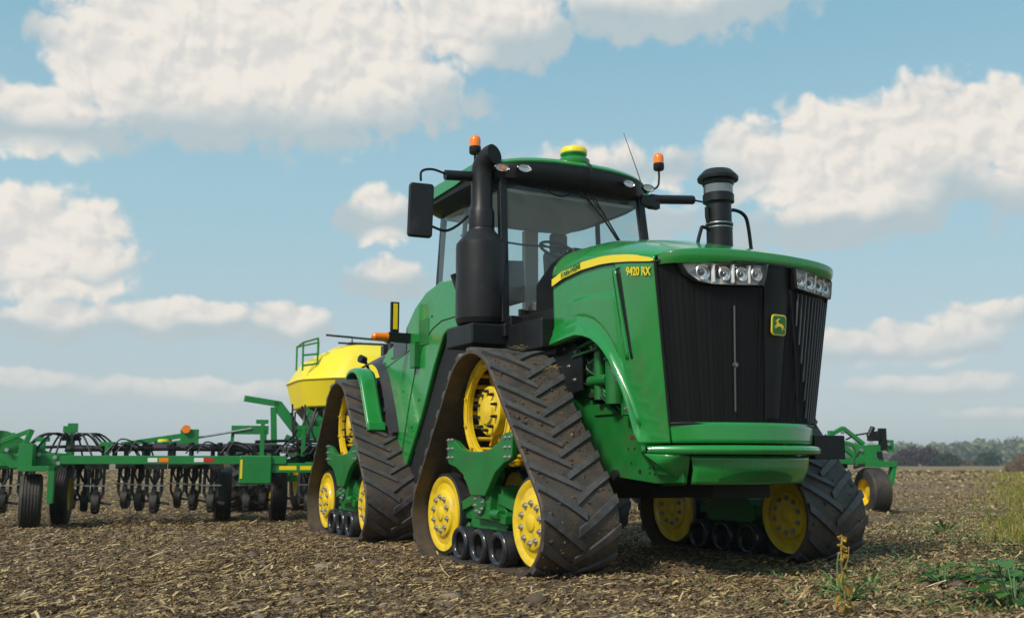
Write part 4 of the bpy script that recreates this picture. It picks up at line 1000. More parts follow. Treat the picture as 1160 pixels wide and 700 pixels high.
ib(lambda m: (m.box(6.95,7.12,-.05,.10,1.28,1.42), m.cyl((6.95,0,1.35),(7.05,0,1.52),.045), m.box(7.15,7.27,-.02,.07,1.12,1.5), m.cyl((7.12,.05,1.10),(7.12,.05,.98),.05), m.tube([(7.2,0,1.45),(6.7,0,1.38),(6.5,0,1.3)],.016,8)), 'valve_block', BLACK)
ib(lambda m: (m.tube([(6.72,.05,1.1),(6.6,.05,.95),(6.62,.05,.80)],.014,8), m.bar((6.6,.05,.82),(6.9,.05,.90),.05,.05)), 'hose', DARK, 0)
for x,z in ((6.40,1.42),(6.25,1.1),(6.75,1.12),(7.3,1.22)): ib(lambda m: m.cyl((x,.05,z),(x,.08,z),.03,n=10), 'pin', STEEL, 0)
# openers
def opener():
    m = MB()
    for s in (-.095,.095):
        m.bar((s,0,.86),(s,.02,.36),.035,.05,up=(0,1,0)); m.bar((s,.02,.37),(s*.35,.03,.20),.035,.05,up=(0,1,0))
    m.box(-.15,.15,-.04,.05,.78,.88); m.bar((0,-.02,.80),(0,.0,.40),.05,.06,up=(0,1,0)); m.tube([(.04,.03,.85),(.06,.05,.65),(0,.05,.5)],.02,8); m.tube([(-.04,.03,.85),(-.07,.05,.7),(-.02,.04,.55)],.016,8)
    m.bar((0,.02,.45),(0,.04,.06),.055,.10,up=(0,1,0))
    o = m.build('opener', DARK, I, bevel=0)
    m = MB(); m.cyl((-.045,-.06,.22),(.045,-.06,.22),.18,n=24); m.lathe([(.16,-.05),(.185,-.03),(.185,.03),(.16,.05)],(0,-.06,.2),'x',24); m.build('press_wheel', TYRE, o)
    m = MB(); m.bar((-.14,.05,.50),(.14,.05,.50),.03,.025); m.build('spring_bar', STEEL, o)
    m = MB(); m.bar((.02,.0,.22),(.20,.05,.18),.05,.04); m.build('scraper', DARK, o)
    return o
op = opener(); first = True
spots = []
spots = [(-6.9,-.8),(-6.72,-1.5),(-6.13,-1.9),(-5.83,-1.05),(-5.58,-.25),(-5.34,-1.9),(-5.06,-1.05),(-4.79,-.25),(-4.55,-1.9),(-4.28,-1.05),(-4.0,-.25)]
for x0,x1 in ((-3.5,2.6),(2.9,7.0)):
    k = 0; x = x0
    while x < x1:
        y = (-.25,-1.05,-1.9)[k%3]; spots.append((x,y)); k += 1; x += (.235,.235,.33)[(k-1)%3]*1.12
for x,y in spots:
    if any(abs(x-wx)<.18 and abs(y-wy)<.45 for wx,wy in ((-6.38,.1),(-6.12,-.9),(-3.84,-1.3),(-3.0,-1.2),(6.98,0),(5.6,-1.4))): continue
    o = op if first else copy_tree(op, I); first = False
    o.matrix_local = Tr((x,y,.17)) @ Matrix.Rotation(random.uniform(-.15,.15),4,'Z') @ Matrix.Diagonal((1.05,1,.82,1))
# hoses, manifold towers, air pipes
ib(lambda m: (m.tube([(-6.0,-.25,1.10),(-4.6,-.3,1.12),(-3.0,-.3,1.10),(-2.2,-.3,1.12)],.045,10), m.tube([(-5.0,-.5,1.16),(-3.0,-.5,1.15)],.035,10)), 'air_pipe', mat('air_pipe',(.045,.032,.035),.4), 0)
rr = random.Random(3)
def tower(cx, cz, n, r0):
    ib(lambda m: (m.bar((cx,-.45,.95),(cx,-.45,cz),.10,.10), m.box(cx-.05,cx+.08,-.50,-.40,cz,cz+.13), m.box(cx-.11,cx-.04,-.50,-.40,cz,cz+.09)), 'manifold_tower')
    ib(lambda m: (m.lathe([(0,.0),(.14,.0),(.15,.04),(.06,.07),(0,.08)],(cx,-.40,cz-.12),'z',20)), 'manifold_head', BLACK, 0)
    for k in range(n):
        a = 2*PI*k/n+.2; d = rr.uniform(.8,1.2)*r0
        p0 = Vector((cx+.1*math.cos(a),-.4+.1*math.sin(a),cz-.06)); p3 = Vector((cx+d*math.cos(a),-.4+.5*math.sin(a),1.0+rr.uniform(0,.12)))
        ib(lambda m: m.tube(bez([p0, p0+Vector((.25*d*math.cos(a),.1*math.sin(a),.04)), p0.lerp(p3,.6)+Vector((0,0,.12)), p3],5),.015,6), 'seed_hose', BLACK, 0)
tower(-5.98,1.34,16,.60)
tower(-2.0,1.30,12,.60)
for x in (-5.35,-4.95,-4.55,-4.30,-3.9,-3.75):
    ib(lambda m: (m.cyl((x,-.2,1.0),(x,-.2,1.20),.035), m.box(x-.09,x+.09,-.25,-.15,1.10,1.14)), 'valve', BLACK, .004)
for k in range(16):
    x = rr.uniform(-5.6,-2.6); l = rr.uniform(.25,.5); h = rr.uniform(.06,.16)
    ib(lambda m: m.tube(bez([(x,-.1,1.04),(x+l*.3,-.12,1.08+h),(x+l*.8,-.15,1.06+h*.6),(x+l,-.2,1.0)],5),.012,6), 'seed_hose', BLACK, 0)
for k in range(9):
    x = -5.5+k*.30
    ib(lambda m: (m.box(x-.03,x+.03,-.32,-.20,1.0,1.13), m.cyl((x,-.26,1.13),(x,-.26,1.17),.05,n=12)), 'hose_clamp', BLACK, .004)
for x0,y0,x1,y1,z in ((-6.6,-.5,-5.2,-.5,1.12),(-5.2,-.9,-3.4,-.9,1.10),(-3.4,-.4,-2.2,-.4,1.22)):
    ib(lambda m: m.tube([(x0,y0,z),((x0+x1)/2,y0,z+.02),(x1,y1,z)],.022,8), 'hydraulic_line', BLACK, 0)
for x,h in ((-6.75,.28),(-6.3,.22),(-5.45,.16),(-3.3,.5),(-2.7,.42)):
    ib(lambda m: (m.box(x-.03,x+.03,-.2,-.12,1.0,1.0+h), m.box(x-.10,x+.08,-.2,-.14,.98+h,1.04+h)), 'hose_support', GREENF, .004)
# wing-fold ram, rod, marker, small receivers
ib(lambda m: (m.bar((-5.30,-.55,1.17),(-4.30,-.55,1.33),.09,.07), m.bar((-4.9,-.55,1.13),(-4.3,-.55,1.22),.10,.09), m.box(-4.48,-4.22,-.62,-.48,1.15,1.40)), 'fold_ram')
ib(lambda m: m.cyl((-4.22,-.55,1.28),(-3.45,-.55,1.42),.018,n=10), 'ram_rod', STEEL, 0)
ib(lambda m: m.lathe([(0,.02),(.06,.02),(.065,.0),(0,-.005)],(-4.40,-.45,1.40),'y',24), 'round_reflector', ORANGE, 0)
ib(lambda m: (m.bar((-3.58,-.6,1.88),(-3.05,-.6,1.80),.08,.09), m.prism([(-3.15,1.84),(-3.02,1.84),(-2.62,1.32),(-2.62,.9),(-2.78,.9),(-2.78,1.28),(-3.10,1.68)],'y',-.64,-.56), m.bar((-3.14,-.6,1.75),(-3.10,-.6,.95),.09,.10), m.bar((-3.75,-.6,1.40),(-3.2,-.6,1.40),.10,.13), m.bar((-3.72,-.6,1.45),(-3.74,-.6,1.1),.05,.05), m.bar((-3.28,-.6,1.4),(-3.26,-.6,1.0),.10,.10), m.bar((-2.95,-.5,1.3),(-2.4,-.5,1.05),.08,.08), m.bar((-2.6,-.6,1.52),(-1.5,-.6,1.52),.08,.10)), 'fold_mast')
for k in range(12):
    a = rr.uniform(-.1,.1); x = rr.uniform(-3.05,-2.3)
    ib(lambda m: m.tube(bez([(x,-.45,1.7+a),(x+rr.uniform(-.1,.15),-.4,1.4),(x+rr.uniform(-.2,.2),-.4,1.15),(x+rr.uniform(-.3,.2),-.42,.95)],5),.016,6), 'hydraulic_hose', BLACK if k%3 else DARK, 0)
for x,z in ((-2.50,1.12),(-2.86,1.05),(-2.3,1.28),(-2.45,.99)): ib(lambda m: (m.box(x-.05,x+.05,-.44,-.36,z-.06,z+.08)), 'work_lamp', WHITE, .01)
ib(lambda m: (m.box(-2.75,-2.2,-.55,-.45,.92,1.2), m.cyl((-2.5,-.4,1.0),(-2.2,-.4,1.0),.08)), 'valve_block', BLACK)
for x,z,y in ((-4.72,1.20,-.6),(-2.2,1.22,-.3)):
    ib(lambda m: m.lathe([(0,-.03),(.12,-.03),(.13,0),(.12,.03),(.0,.03)],(x,y,z),'z',20), 'small_receiver', GREENF, 0)
    ib(lambda m: m.lathe([(.125,.0),(.12,.035),(.06,.05),(.0,.052)],(x,y,z+.012),'z',20), 'receiver_dome', YDECAL, 0)
# drawbar to the tractor
ib(lambda m: (m.bar((-2.2,0,.85),(-1.2,1.3,.75),.14,.16), m.bar((1.2,0,.85),(-1.2,1.3,.75),.14,.16)), 'drawbar')

# ------------------------------------------------------------------ the seed cart
K = empty('seed_cart', (1.92,-12.6,0), R(6), 'faceted yellow seed tank cart with a green ladder rail behind the tractor', 'seed cart')
m = MB()
lv = [(1.40,1.42,2.02),(1.52,1.60,2.58),(1.22,1.38,3.05),(.70,.82,3.32),(.60,.7,3.35)]
vs = []; fs = []; n8 = 12
def oct_(w,l,z):
    c = .42; return [(w,l*c,z),(w*.62,l*.82,z),(w*.45,l,z),(-w*.45,l,z),(-w*.62,l*.94,z),(-w*.95,l*.55,z),(-w,l*.3,z),(-w,-l*.5,z),(-w*.6,-l,z),(w*.6,-l,z),(w*.95,-l*.6,z),(w,-l*.3,z)]
for w,l,z in lv: vs += oct_(w,l,z)
for i in range(len(lv)-1): fs += [(i*n8+k,i*n8+(k+1)%n8,(i+1)*n8+(k+1)%n8,(i+1)*n8+k) for k in range(n8)]
fs += [tuple(range(n8-1,-1,-1)), tuple(range((len(lv)-1)*n8,len(lv)*n8))]
m.add(vs,fs); m.build('seed_tank', TANKY, K, bevel=.035, seg=3)
m = MB(); m.tube([(p[0]*1.004,p[1]*1.004,p[2]) for p in oct_(1.52,1.60,2.58)],.018,6,closed=True); m.build('tank_seam', TANKY, K)
m = MB(); vs = oct_(1.34,1.34,2.0)+oct_(.9,.9,1.45); m.add(vs,[(k,(k+1)%n8,n8+(k+1)%n8,n8+k) for k in range(n8)]+[tuple(range(n8)),tuple(range(2*n8-1,n8-1,-1))]); m.build('tank_hopper', BLACK, K)
m = MB()
m.tube([(-.72,.6,3.38),(.9,.6,3.36)],.02,8); m.box(-.45,.4,.35,.5,3.36,3.42); m.tube([(-.45,.7,3.36),(-.45,.7,3.50),(-1.0,.7,3.52)],.02,8); m.tube([(-1.0,.7,3.52),(.25,.7,3.46)],.022,8); m.tube([(.25,.7,3.46),(.5,.6,3.36),(.8,.5,3.28)],.03,8); m.lathe([(0,3.34),(.5,3.34),(.52,3.36),(.4,3.42),(0,3.43)],(0,0,0),'z',24)
m.build('lid_frame', BLACK, K)
m = MB()
for dx in (0,):
    for pts in ([(-1.50,.9,2.75),(-1.50,.9,3.32),(-1.50,.2,3.30),(-1.50,.2,2.8)],[(-1.20,.9,2.9),(-1.20,.9,3.42),(-1.05,.2,3.42),(-1.05,.2,2.9)],[(-1.50,.9,3.32),(-1.20,.9,3.42)],[(-1.5,.9,3.06),(-1.2,.9,3.1)],[(-1.5,.9,2.85),(-1.2,.9,2.9)],[(-1.5,.2,3.30),(-1.05,.2,3.42)]):
        m.tube(pts,.02,8)
m.build('ladder_rail', GREENF, K)
m = MB(); m.box(-1.1,1.1,-1.2,1.3,1.15,1.35); m.prism([(-1.55,1.62),(-1.50,2.0),(-.95,1.66),(-.95,1.36),(-1.5,1.36)],'y',1.30,1.38); m.bar((-1.2,1.34,1.50),(.8,1.34,1.50),.10,.12); m.bar((-.9,1.3,1.2),(-.3,3.2,.9),.14,.16); m.bar((.9,1.3,1.2),(-.2,3.2,.9),.14,.16); m.build('cart_frame', GREENF, K, bevel=.01)
def cwheel(x,y,r,w):
    m = MB(); m.lathe([(r*.55,-w/2),(r*.85,-w*.52),(r*.98,-w*.44),(r,-w*.3),(r,w*.3),(r*.98,w*.44),(r*.85,w*.52),(r*.55,w/2)],(0,0,0),'x',40)
    for k in range(22):
        a = 2*PI*k/22
        for s in (-1,1):
            m.box(-.0,w*.46,-.035,.035,r*.97,r*1.035, Matrix.Rotation(a+(0 if s<0 else PI/22),4,'X') @ Matrix.Scale(s,4,(1,0,0)) @ Matrix.Rotation(.5,4,'Z'))
    o = m.build('cart_wheel', TYRE, K, smooth=35); o.matrix_local = Tr((x,y,r))
    m = MB(); m.lathe([(r*.56,-w*.46),(r*.5,-w*.3),(0,-w*.2),(0,w*.2),(r*.5,w*.3),(r*.56,w*.46)],(0,0,0),'x',30); m.build('rim', YELLOW, o)
for x,y,r,w in ((-2.65,2.2,.62,.95),(-1.55,2.2,.62,.55),(1.6,.3,.7,.7),(2.4,.3,.7,.7)): cwheel(x,y,r,w)
m = MB(); m.bar((-2.7,2.2,.62),(2.5,2.2,.62),.12,.12); m.bar((-1.0,2.2,.62),(-.9,1.0,1.2),.12,.14); m.bar((-2.6,.3,.7),(2.6,.3,.7),.12,.12); m.build('axle', GREENF, K)
m = MB()
for k in range(10): m.tube(bez([(-.9+.1*k,1.4,1.5),(-.9+.12*k,1.6,1.1+.03*k),(-1.0+.1*k,2.2,.95)],5),.03,6)
m.build('air_hose', BLACK, K)

# ------------------------------------------------------------------ plants near the camera
LEAFD = varied('broad_leaf', [(0,(.025,.09,.008)),(.6,(.045,.15,.015)),(1,(.09,.20,.03))], .5, trans=.2)
LEAFP = varied('pale_leaf', [(0,(.09,.17,.035)),(.6,(.18,.28,.09)),(1,(.32,.40,.17))], .6, trans=.2)
LEAFY = varied('yellow_grass', [(0,(.09,.13,.02)),(.4,(.20,.22,.03)),(.7,(.36,.30,.05)),(1,(.40,.28,.12))], .6, trans=.25)
DRYL = varied('dry_leaf', [(0,(.20,.10,.02)),(.5,(.38,.22,.03)),(1,(.55,.38,.04))], .6, trans=.2)
STEMD = mat('dry_stem', (.34,.22,.06), .7, noise=.2, nscale=30); STEMG = mat('green_stem', (.10,.19,.07), .6, noise=.15, nscale=30)
def gh(x,y): return float(height(np.array([x]),np.array([y]))[0])
def leaf(m, p, d, L_, w, droop=.3, fold=.25, n=5):
    d = Vector(d).normalized(); side = d.cross(Vector((0,0,1))); side = side.normalized() if side.length > .05 else Vector((1,0,0)); vs = []
    q = Vector(p); dd = d.copy()
    for i in range(n+1):
        t = i/n; ww = w*math.sin(PI*min(1,.08+t*.92))**.8*(1 if i<n else .05); up = Vector((0,0,fold*ww))
        vs += [q-side*ww+up, q, q+side*ww+up]; dd = (dd+Vector((0,0,-droop/n))).normalized(); q = q+dd*L_/n
    fs = []
    for i in range(n): fs += [(3*i,3*i+1,3*i+4,3*i+3),(3*i+1,3*i+2,3*i+5,3*i+4)]
    m.add(vs,fs)
def weed(name, x, y, kind, size, label, n, seed, group=None, cat='plant'):
    r_ = random.Random(seed); z = gh(x,y)-.01
    e = empty(name, (x,y,z), 0, label, cat, group)
    ms = MB(); ml = MB()
    if kind == 'rosette':
        for k in range(n):
            a = 2*PI*k/n*1.9+r_.uniform(-.3,.3); el = r_.uniform(.25,1.1); d = Vector((math.cos(a)*math.cos(el),math.sin(a)*math.cos(el),math.sin(el))); s = size*r_.uniform(.6,1.1)
            ms.tube([(0,0,0), d*s*.45],.003,5); leaf(ml, d*s*.36, d, s*.6, s*.06*r_.uniform(.6,1.3), .8)
            if r_.random() < .6: leaf(ml, d*s*.3, Vector((math.cos(a+1),math.sin(a+1),.3)), s*.35, s*.06, .5)
        lm = LEAFP
    elif kind == 'broad':
        for k in range(n):
            a = 2*PI*k/n*2.4+r_.uniform(-.3,.3); el = r_.uniform(.12,1.2); d = Vector((math.cos(a)*math.cos(el),math.sin(a)*math.cos(el),math.sin(el))); s = size*r_.uniform(.5,1.)
            ms.tube([(0,0,0), d*s*.7],.004,5); leaf(ml, d*s*.68, Vector((d.x,d.y,.15)), s*.55, s*.17*r_.uniform(.8,1.2), .5, .2, 6)
        lm = LEAFD
    ms.build('stem', STEMG, e); ml.build('leaves', lm, e, smooth=60)
    return e
weeds = [(.40,1.62,'rosette',.17,26,'low pale green weed right in front of the far front track'),
 (-.28,3.05,'rosette',.24,40,'tangled pale green weed just right of the dry yellow stalk'),
 (.05,2.60,'rosette',.22,34,'spreading light green weed behind the tangled one beside the dry stalk'),
 (.62,2.42,'rosette',.20,30,'small pale weed midway between the dry stalk and the broad-leaved plants'),
 (2.1,1.45,'rosette',.22,26,'pale weed on bare soil beyond the other foreground weeds'),
 (4.2,.2,'rosette',.34,26,'bushy pale weed farthest out on the open soil'),
 (-.30,.95,'rosette',.10,12,'tiny green sprout in the dark soil between the two front tracks'),
 (.30,3.86,'broad',.36,42,'dark green broad-leaved plant filling the bottom right corner'),
 (1.15,3.15,'broad',.34,40,'dark green broad-leaved plant at the right edge behind the corner plant'),
 (.90,2.85,'broad',.24,30,'smaller dark green leafy plant behind the broad-leaved ones'),
 (-2.25,1.95,'rosette',.06,8,'tiny yellowish sprout on the litter left of the near front track')]
for i,(x,y,k,s,n,lab) in enumerate(weeds): weed('weed', x, y, k, s, lab, n, 40+i, 'weeds growing in front of the tractor')
# dry stalk
e = empty('dry_stalk_plant', (-.80,3.50,gh(-.8,3.5)-.01), 0, 'tall dried yellow-brown stalk with seed head standing in front of the far track', 'plant')
m = MB(); m.tube(bez([(0,0,0),(.01,0,.18),(-.005,.0,.34),(.012,0,.50)],5),.006,6); m.tube(bez([(.01,0,.30),(.03,.02,.36),(.045,.02,.44)],4),.003,5); m.build('stem', STEMD, e)
m = MB(); m.tube(bez([(-.01,.01,.05),(-.055,.02,.2),(-.06,.02,.33),(-.045,.02,.40)],5),.0045,6); m.build('green_stem', STEMG, e)
m = MB(); r_ = random.Random(4)
for k in range(26):
    z = r_.uniform(.36,.52); a = r_.uniform(0,6.28); m.cyl((.01,0,z),(.01+.028*math.cos(a),.028*math.sin(a),z-.012),.004,.008,n=6)
m.build('seed_head', DRYL, e)
m = MB()
for z,a,L_ in ((.27,2.8,.09),(.22,.2,.10),(.16,3.3,.11),(.13,.4,.12),(.10,2.5,.09),(.30,.1,.07),(.08,5.8,.10),(.18,4.2,.08),(.20,1.4,.08)):
    leaf(m,(.0,0,z),(math.cos(a)*.88,math.sin(a)*.5,-.15),L_,.018,1.6,.6)
m.build('dry_leaves', DRYL, e, smooth=60)
def low_cover():
    n = 46000
    # a wedge of sparse low leaves between the tractor and the field margin
    bx = np.array([.0,2.5,6.8,13.]); by = np.array([4.1,2.0,-1.15,-5.7]); t = rng.random(n)**1.3*3
    x = np.interp(t,[0,1,2,3],bx); y = np.interp(t,[0,1,2,3],by); off = -rng.exponential(.55,n)*(1+t*.6)+.4; x = x+off*.75; y = y+off*.66
    dens = vnoise(x*1.6,y*1.6,61)*.6+vnoise(x*5,y*5,62)*.4; keep = dens > .46; x,y = x[keep],y[keep]; n = len(x)
    keep = ~((np.abs(np.abs(x)-1.345)<.45)&(y<1.6)); x,y = x[keep],y[keep]; n = len(x)
    a = rng.uniform(0,6.28,n); l = np.minimum(rng.gamma(2,.011,n)+.008,.05); w = l*rng.uniform(.10,.28,n); tl = rng.uniform(.0,.9,n); z = height(x,y)+rng.uniform(0,.05,n)*rng.random(n)
    V = np.zeros((n,4,3)); c,q = np.cos(a),np.sin(a)
    for k,(f,g_) in enumerate(((0,0),(.55,1),(1,0),(.5,-1))): V[:,k] = np.stack([x+c*l*f-q*w*g_, y+q*l*f+c*w*g_, z+.008+l*f*tl],1)
    mesh_np('low_weeds', V.reshape(-1,3), np.arange(n*4).reshape(-1,4), [LEAFM], label='small green and yellowing leaves sprouting over the soil at the lower right')
LEAFM = varied('mixed_leaf', [(0,(.04,.09,.02)),(.3,(.09,.17,.05)),(.5,(.17,.24,.10)),(.68,(.32,.26,.07)),(1,(.42,.31,.15))], .6, trans=.2)
low_cover()
# grass of the field margin on the right, uncountable
def margin():
    n = 52000
    mp = np.array([[-.30,4.1],[2.5,2.0],[6.8,-1.15],[13,-5.7],[25.2,-14.6],[45,-29.2],[80,-56]]); cum = np.concatenate([[0],np.cumsum(np.hypot(*np.diff(mp,axis=0).T))])
    t = (rng.random(n)**1.5)*cum[-1]; x = np.interp(t,cum,mp[:,0]); y = np.interp(t,cum,mp[:,1])
    off = rng.exponential(1.0,n)*(.45+t*.12)+.15+.008*t+rng.normal(0,1,n)*(.15+.015*t); x = x+off*.60; y = y+off*.80
    pt = vnoise(x*.7+9,y*.7,31); keep = (pt > .34+np.clip(.12-t*.01,0,.3)) & (vnoise(x*2.3,y*2.3,33)>.36); x,y,t = x[keep],y[keep],t[keep]; n = len(x)
    h = (rng.uniform(.02,.13,n))*(1.5+np.clip(t/60,0,.4)); w = h*.035*(1+t/25); a = rng.uniform(0,6.28,n); ln = rng.normal(0,.45,n)*h; la = rng.uniform(0,6.28,n)
    z = height(x,y); V = np.zeros((n,5,3))
    for k,(s,f) in enumerate(((-1,0),(1,0),(-.7,.55),(.7,.55),(0,1))):
        V[:,k] = np.stack([x+np.cos(a)*w*s+np.cos(la)*ln*f*f, y+np.sin(a)*w*s+np.sin(la)*ln*f*f, z+h*f*(1-.15*f)],1)
    b0 = (np.arange(n)*5)[:,None]
    f = np.concatenate([b0+np.array([[0,1,3]]),b0+np.array([[0,3,2]]),b0+np.array([[2,3,4]])])
    mesh_np('margin_grass', V.reshape(-1,3), f, [LEAFY], label='yellow-green grass growing along the field margin')
margin()

# ------------------------------------------------------------------ far bushes, heap and the wood
def blob_plant(name, x, y, z0, rx, rz, col_, label, cat, n, seed, trunk=True, leafs=.35):
    r_ = random.Random(seed); e = empty(name, (x,y,z0), 0, label, cat)
    lm = varied(name+'_leaf', [(0,tuple(c*.6 for c in col_)),(.6,col_),(1,tuple(min(1,c*1.5) for c in col_))], .8)
    g = np.random.default_rng(seed); cl = max(5,int(rx/rz*5)); 
    cx = g.uniform(-rx*.75,rx*.75,cl); cz = rz*(.45+.35*g.random(cl))*(1-.35*np.abs(cx)/rx); cr = rz*g.uniform(.35,.6,cl); cyy = g.uniform(-rz*.5,rz*.5,cl)
    k = g.integers(0,cl,n); d = g.normal(size=(n,3)); d /= np.linalg.norm(d,axis=1)[:,None]; rr_ = cr[k]*(.5+.6*g.random(n)**.5)
    P = np.stack([cx[k],cyy[k],cz[k]],1)+d*rr_[:,None]; P[:,2] = np.maximum(P[:,2],.1)
    P = P[:,0:1]*np.array([[Rv.x,Rv.y,0]])+P[:,1:2]*np.array([[Dv.x,Dv.y,0]])+P[:,2:3]*np.array([[0,0,1]])
    V = P[:,None,:]+g.normal(size=(n,3,3))*leafs; f = np.arange(n*3).reshape(-1,3)
    o = mesh_np('foliage', V.reshape(-1,3), f, [lm], kind=None); o.parent = e
    m = MB()
    for i in range(cl): q = Vector((Rv.x*cx[i],Rv.y*cx[i],cz[i])); m.tube([(q.x*.6,q.y*.6,-.2),(q.x*.8,q.y*.8,q.z*.5),q],[.12*rz/2,.08*rz/2,.03],6)
    m.build('stems', STEMD, e)
BX = -1.2
def fp_(u, dist): # a point of the field at a compass bearing and distance from the gate corner
    a = math.atan2((u-580)/1144.3,1); return CAM.x+dist*(Dv.x*math.cos(a)+Rv.x*math.sin(a)), CAM.y+dist*(Dv.y*math.cos(a)+Rv.y*math.sin(a))
for (u,dist,rx,rz,c,name,lab,cat,n,sd,lf) in (
  (1030,300,5.6,5.0,(.055,.030,.032),'bare_bush','large dark reddish-brown bush before the distant wood','bush',2600,1,.30),
  (1013,296,3.6,2.6,(.06,.032,.035),'bare_bush','low reddish-brown bush at the left foot of the large brown one','bush',900,6,.26),
  (1066,300,4.6,3.6,(.035,.05,.018),'green_bush','dark green bush beside the brown bushes','bush',1600,2,.28),
  (1118,310,2.6,4.0,(.035,.06,.028),'small_tree','lone small round green tree before the distant wood','tree',1100,3,.26),
  (1090,330,4.5,1.6,(.09,.06,.03),'dry_bush','low brownish scrub between green bush and lone tree','bush',600,4,.25)):
    x,y = fp_(u,dist); blob_plant(name,x,y,-.3,rx,rz,c,lab,cat,n,sd,leafs=lf)
for (u,dist,rx,rz,lab,sd) in ((1161,110,2.0,1.75,'dark brown heap of straw and roots at the right edge of the field',8),(1141,122,.8,1.0,'lower brown heap just left of the taller heap',9)):
    x,y = fp_(u,dist); m = MB(); g = np.random.default_rng(sd)
    e = empty('straw_heap',(x,y,-.2),0,lab,'heap')
    def hp(uu,v):
        a = 2*PI*uu; ra = math.cos(v*PI/2); nn = mnoise.noise(Vector((math.cos(a)*2,math.sin(a)*2,v*3+sd)))*.35+1; return (rx*ra*math.cos(a)*nn, rx*ra*math.sin(a)*nn, rz*math.sin(v*PI/2)*nn)
    m.grid(hp,40,14); m.build('heap_core', mat('heap_brown',(.085,.06,.038),.9,noise=.4,nscale=2.5,bump=1,bscale=4), e, smooth=0)
    m = MB()
    for k in range(500):
        q = hp(g.random(), g.random()*.9); a = g.uniform(0,6.28); m.bar(q,(q[0]+.35*math.cos(a),q[1]+.35*math.sin(a),q[2]+g.uniform(-.1,.25)),.03,.03)
    m.build('heap_stalks', varied('heap_stalk',[(0,(.07,.04,.025)),(1,(.28,.17,.08))]), e, smooth=0)['kind'] = 'stuff'
def wood():
    g = np.random.default_rng(5); n = 260; us = g.uniform(880,1420,n); ds = g.uniform(640,740,n)
    per = 260; V = []; 
    for u,d in zip(us,ds):
        x,y = fp_(u,d); h = g.uniform(10.5,14.5)*(1.12 if u>1100 else 1); w = g.uniform(4,7)
        dd = g.normal(size=(per,3)); dd /= np.linalg.norm(dd,axis=1)[:,None]; q = dd*(g.random(per)**.4)[:,None]*np.array([w,w,h*.50])+np.array([0,0,h*.46])
        q += g.normal(size=(per,3))*.4; lf = g.normal(size=(per,3,3))*1.0
        V.append((q+np.array([x,y,0]))[:,None,:]+lf)
    V = np.concatenate(V).reshape(-1,3); f = np.arange(len(V)).reshape(-1,3)
    mesh_np('distant_wood', V, f, [varied('wood_leaf',[(0,(.09,.12,.07)),(.5,(.14,.17,.085)),(.85,(.21,.21,.10)),(1,(.30,.23,.11))],.9)], label='hazy grey-green wood along the horizon on the right')
wood()

# ------------------------------------------------------------------ haze
m = MB(); m.box(-900,1100,-1100,300,-3,24)
hz = m.build('haze', bpy.data.materials.new('haze_air'), None, smooth=0); tag(hz, kind='stuff')
hm = hz.data.materials[0]; hm.use_nodes = True; nt = hm.node_tree; nt.nodes.remove(nt.nodes['Principled BSDF'])
pv = nt.nodes.new('ShaderNodeVolumePrincipled'); pv.inputs['Color'].default_value = (.82,.88,.95,1); pv.inputs['Density'].default_value = .0005; pv.inputs['Anisotropy'].default_value = .2
nt.links.new(pv.outputs[0], nt.nodes['Material Output'].inputs['Volume'])

# ------------------------------------------------------------------ sky, clouds, sun
SUN_EL = R(44); sdir = (Rv*-.62 - Dv*.78).normalized()
sun_rot = math.atan2(sdir.x, sdir.y)            # Blender: rotation 0 = +Y, clockwise
W = bpy.data.worlds.new('World'); S.world = W; W.use_nodes = True; W.cycles.sampling_method = 'MANUAL'; W.cycles.sample_map_resolution = 256; nt = W.node_tree; N = nt.nodes; L = nt.links; N.clear()
class X:
    def __init__(s, sock): s.s = sock
    def _o(s, op, o, sw=False):
        n = N.new('ShaderNodeMath'); n.operation = op
        a,b_ = (o,s) if sw else (s,o)
        for k,q in ((0,a),(1,b_)):
            if q is None: continue
            if isinstance(q,X): L.new(q.s,n.inputs[k])
            else: n.inputs[k].default_value = q
        return X(n.outputs[0])
    def __add__(s,o): return s._o('ADD',o)
    __radd__ = __add__
    def __sub__(s,o): return s._o('SUBTRACT',o)
    def __rsub__(s,o): return s._o('SUBTRACT',o,True)
    def __mul__(s,o): return s._o('MULTIPLY',o)
    __rmul__ = __mul__
    def __truediv__(s,o): return s._o('DIVIDE',o)
    def max(s,o): return s._o('MAXIMUM',o)
    def min(s,o): return s._o('MINIMUM',o)
def smooth(x, a, b_, lo=0., hi=1.):
    r = N.new('ShaderNodeMapRange'); r.interpolation_type = 'SMOOTHSTEP'; r.inputs[1].default_value=a; r.inputs[2].default_value=b_; r.inputs[3].default_value=lo; r.inputs[4].default_value=hi
    L.new(x.s, r.inputs[0]); return X(r.outputs[0])
tc = N.new('ShaderNodeTexCoord'); sp3 = N.new('ShaderNodeSeparateXYZ'); L.new(tc.outputs['Generated'], sp3.inputs[0])
dx,dy,dz = (X(sp3.outputs[i]) for i in range(3))
az = dx._o('ARCTAN2', dy*-1.)*(180/PI); el = X(dz._o('ARCSINE',None).s)*(180/PI)
def u2a(u,v):
    d = Fv+Rv*((u-580)/1144.3)+Vv*((350-v)/1144.3); d.normalize(); return math.degrees(math.atan2(d.x,-d.y)), math.degrees(math.asin(d.z))
def noise3(x, y, sc, det, ro, w, dist=0.):
    cb = N.new('ShaderNodeCombineXYZ'); L.new((x+w*9.).s,cb.inputs[0]); L.new(y.s,cb.inputs[1])
    n = N.new('ShaderNodeTexNoise'); n.noise_dimensions = '2D'; n.inputs['Scale'].default_value=sc; n.inputs['Detail'].default_value=det; n.inputs['Roughness'].default_value=ro
    L.new(cb.outputs[0], n.inputs['Vector']); return X(n.outputs['Fac'])
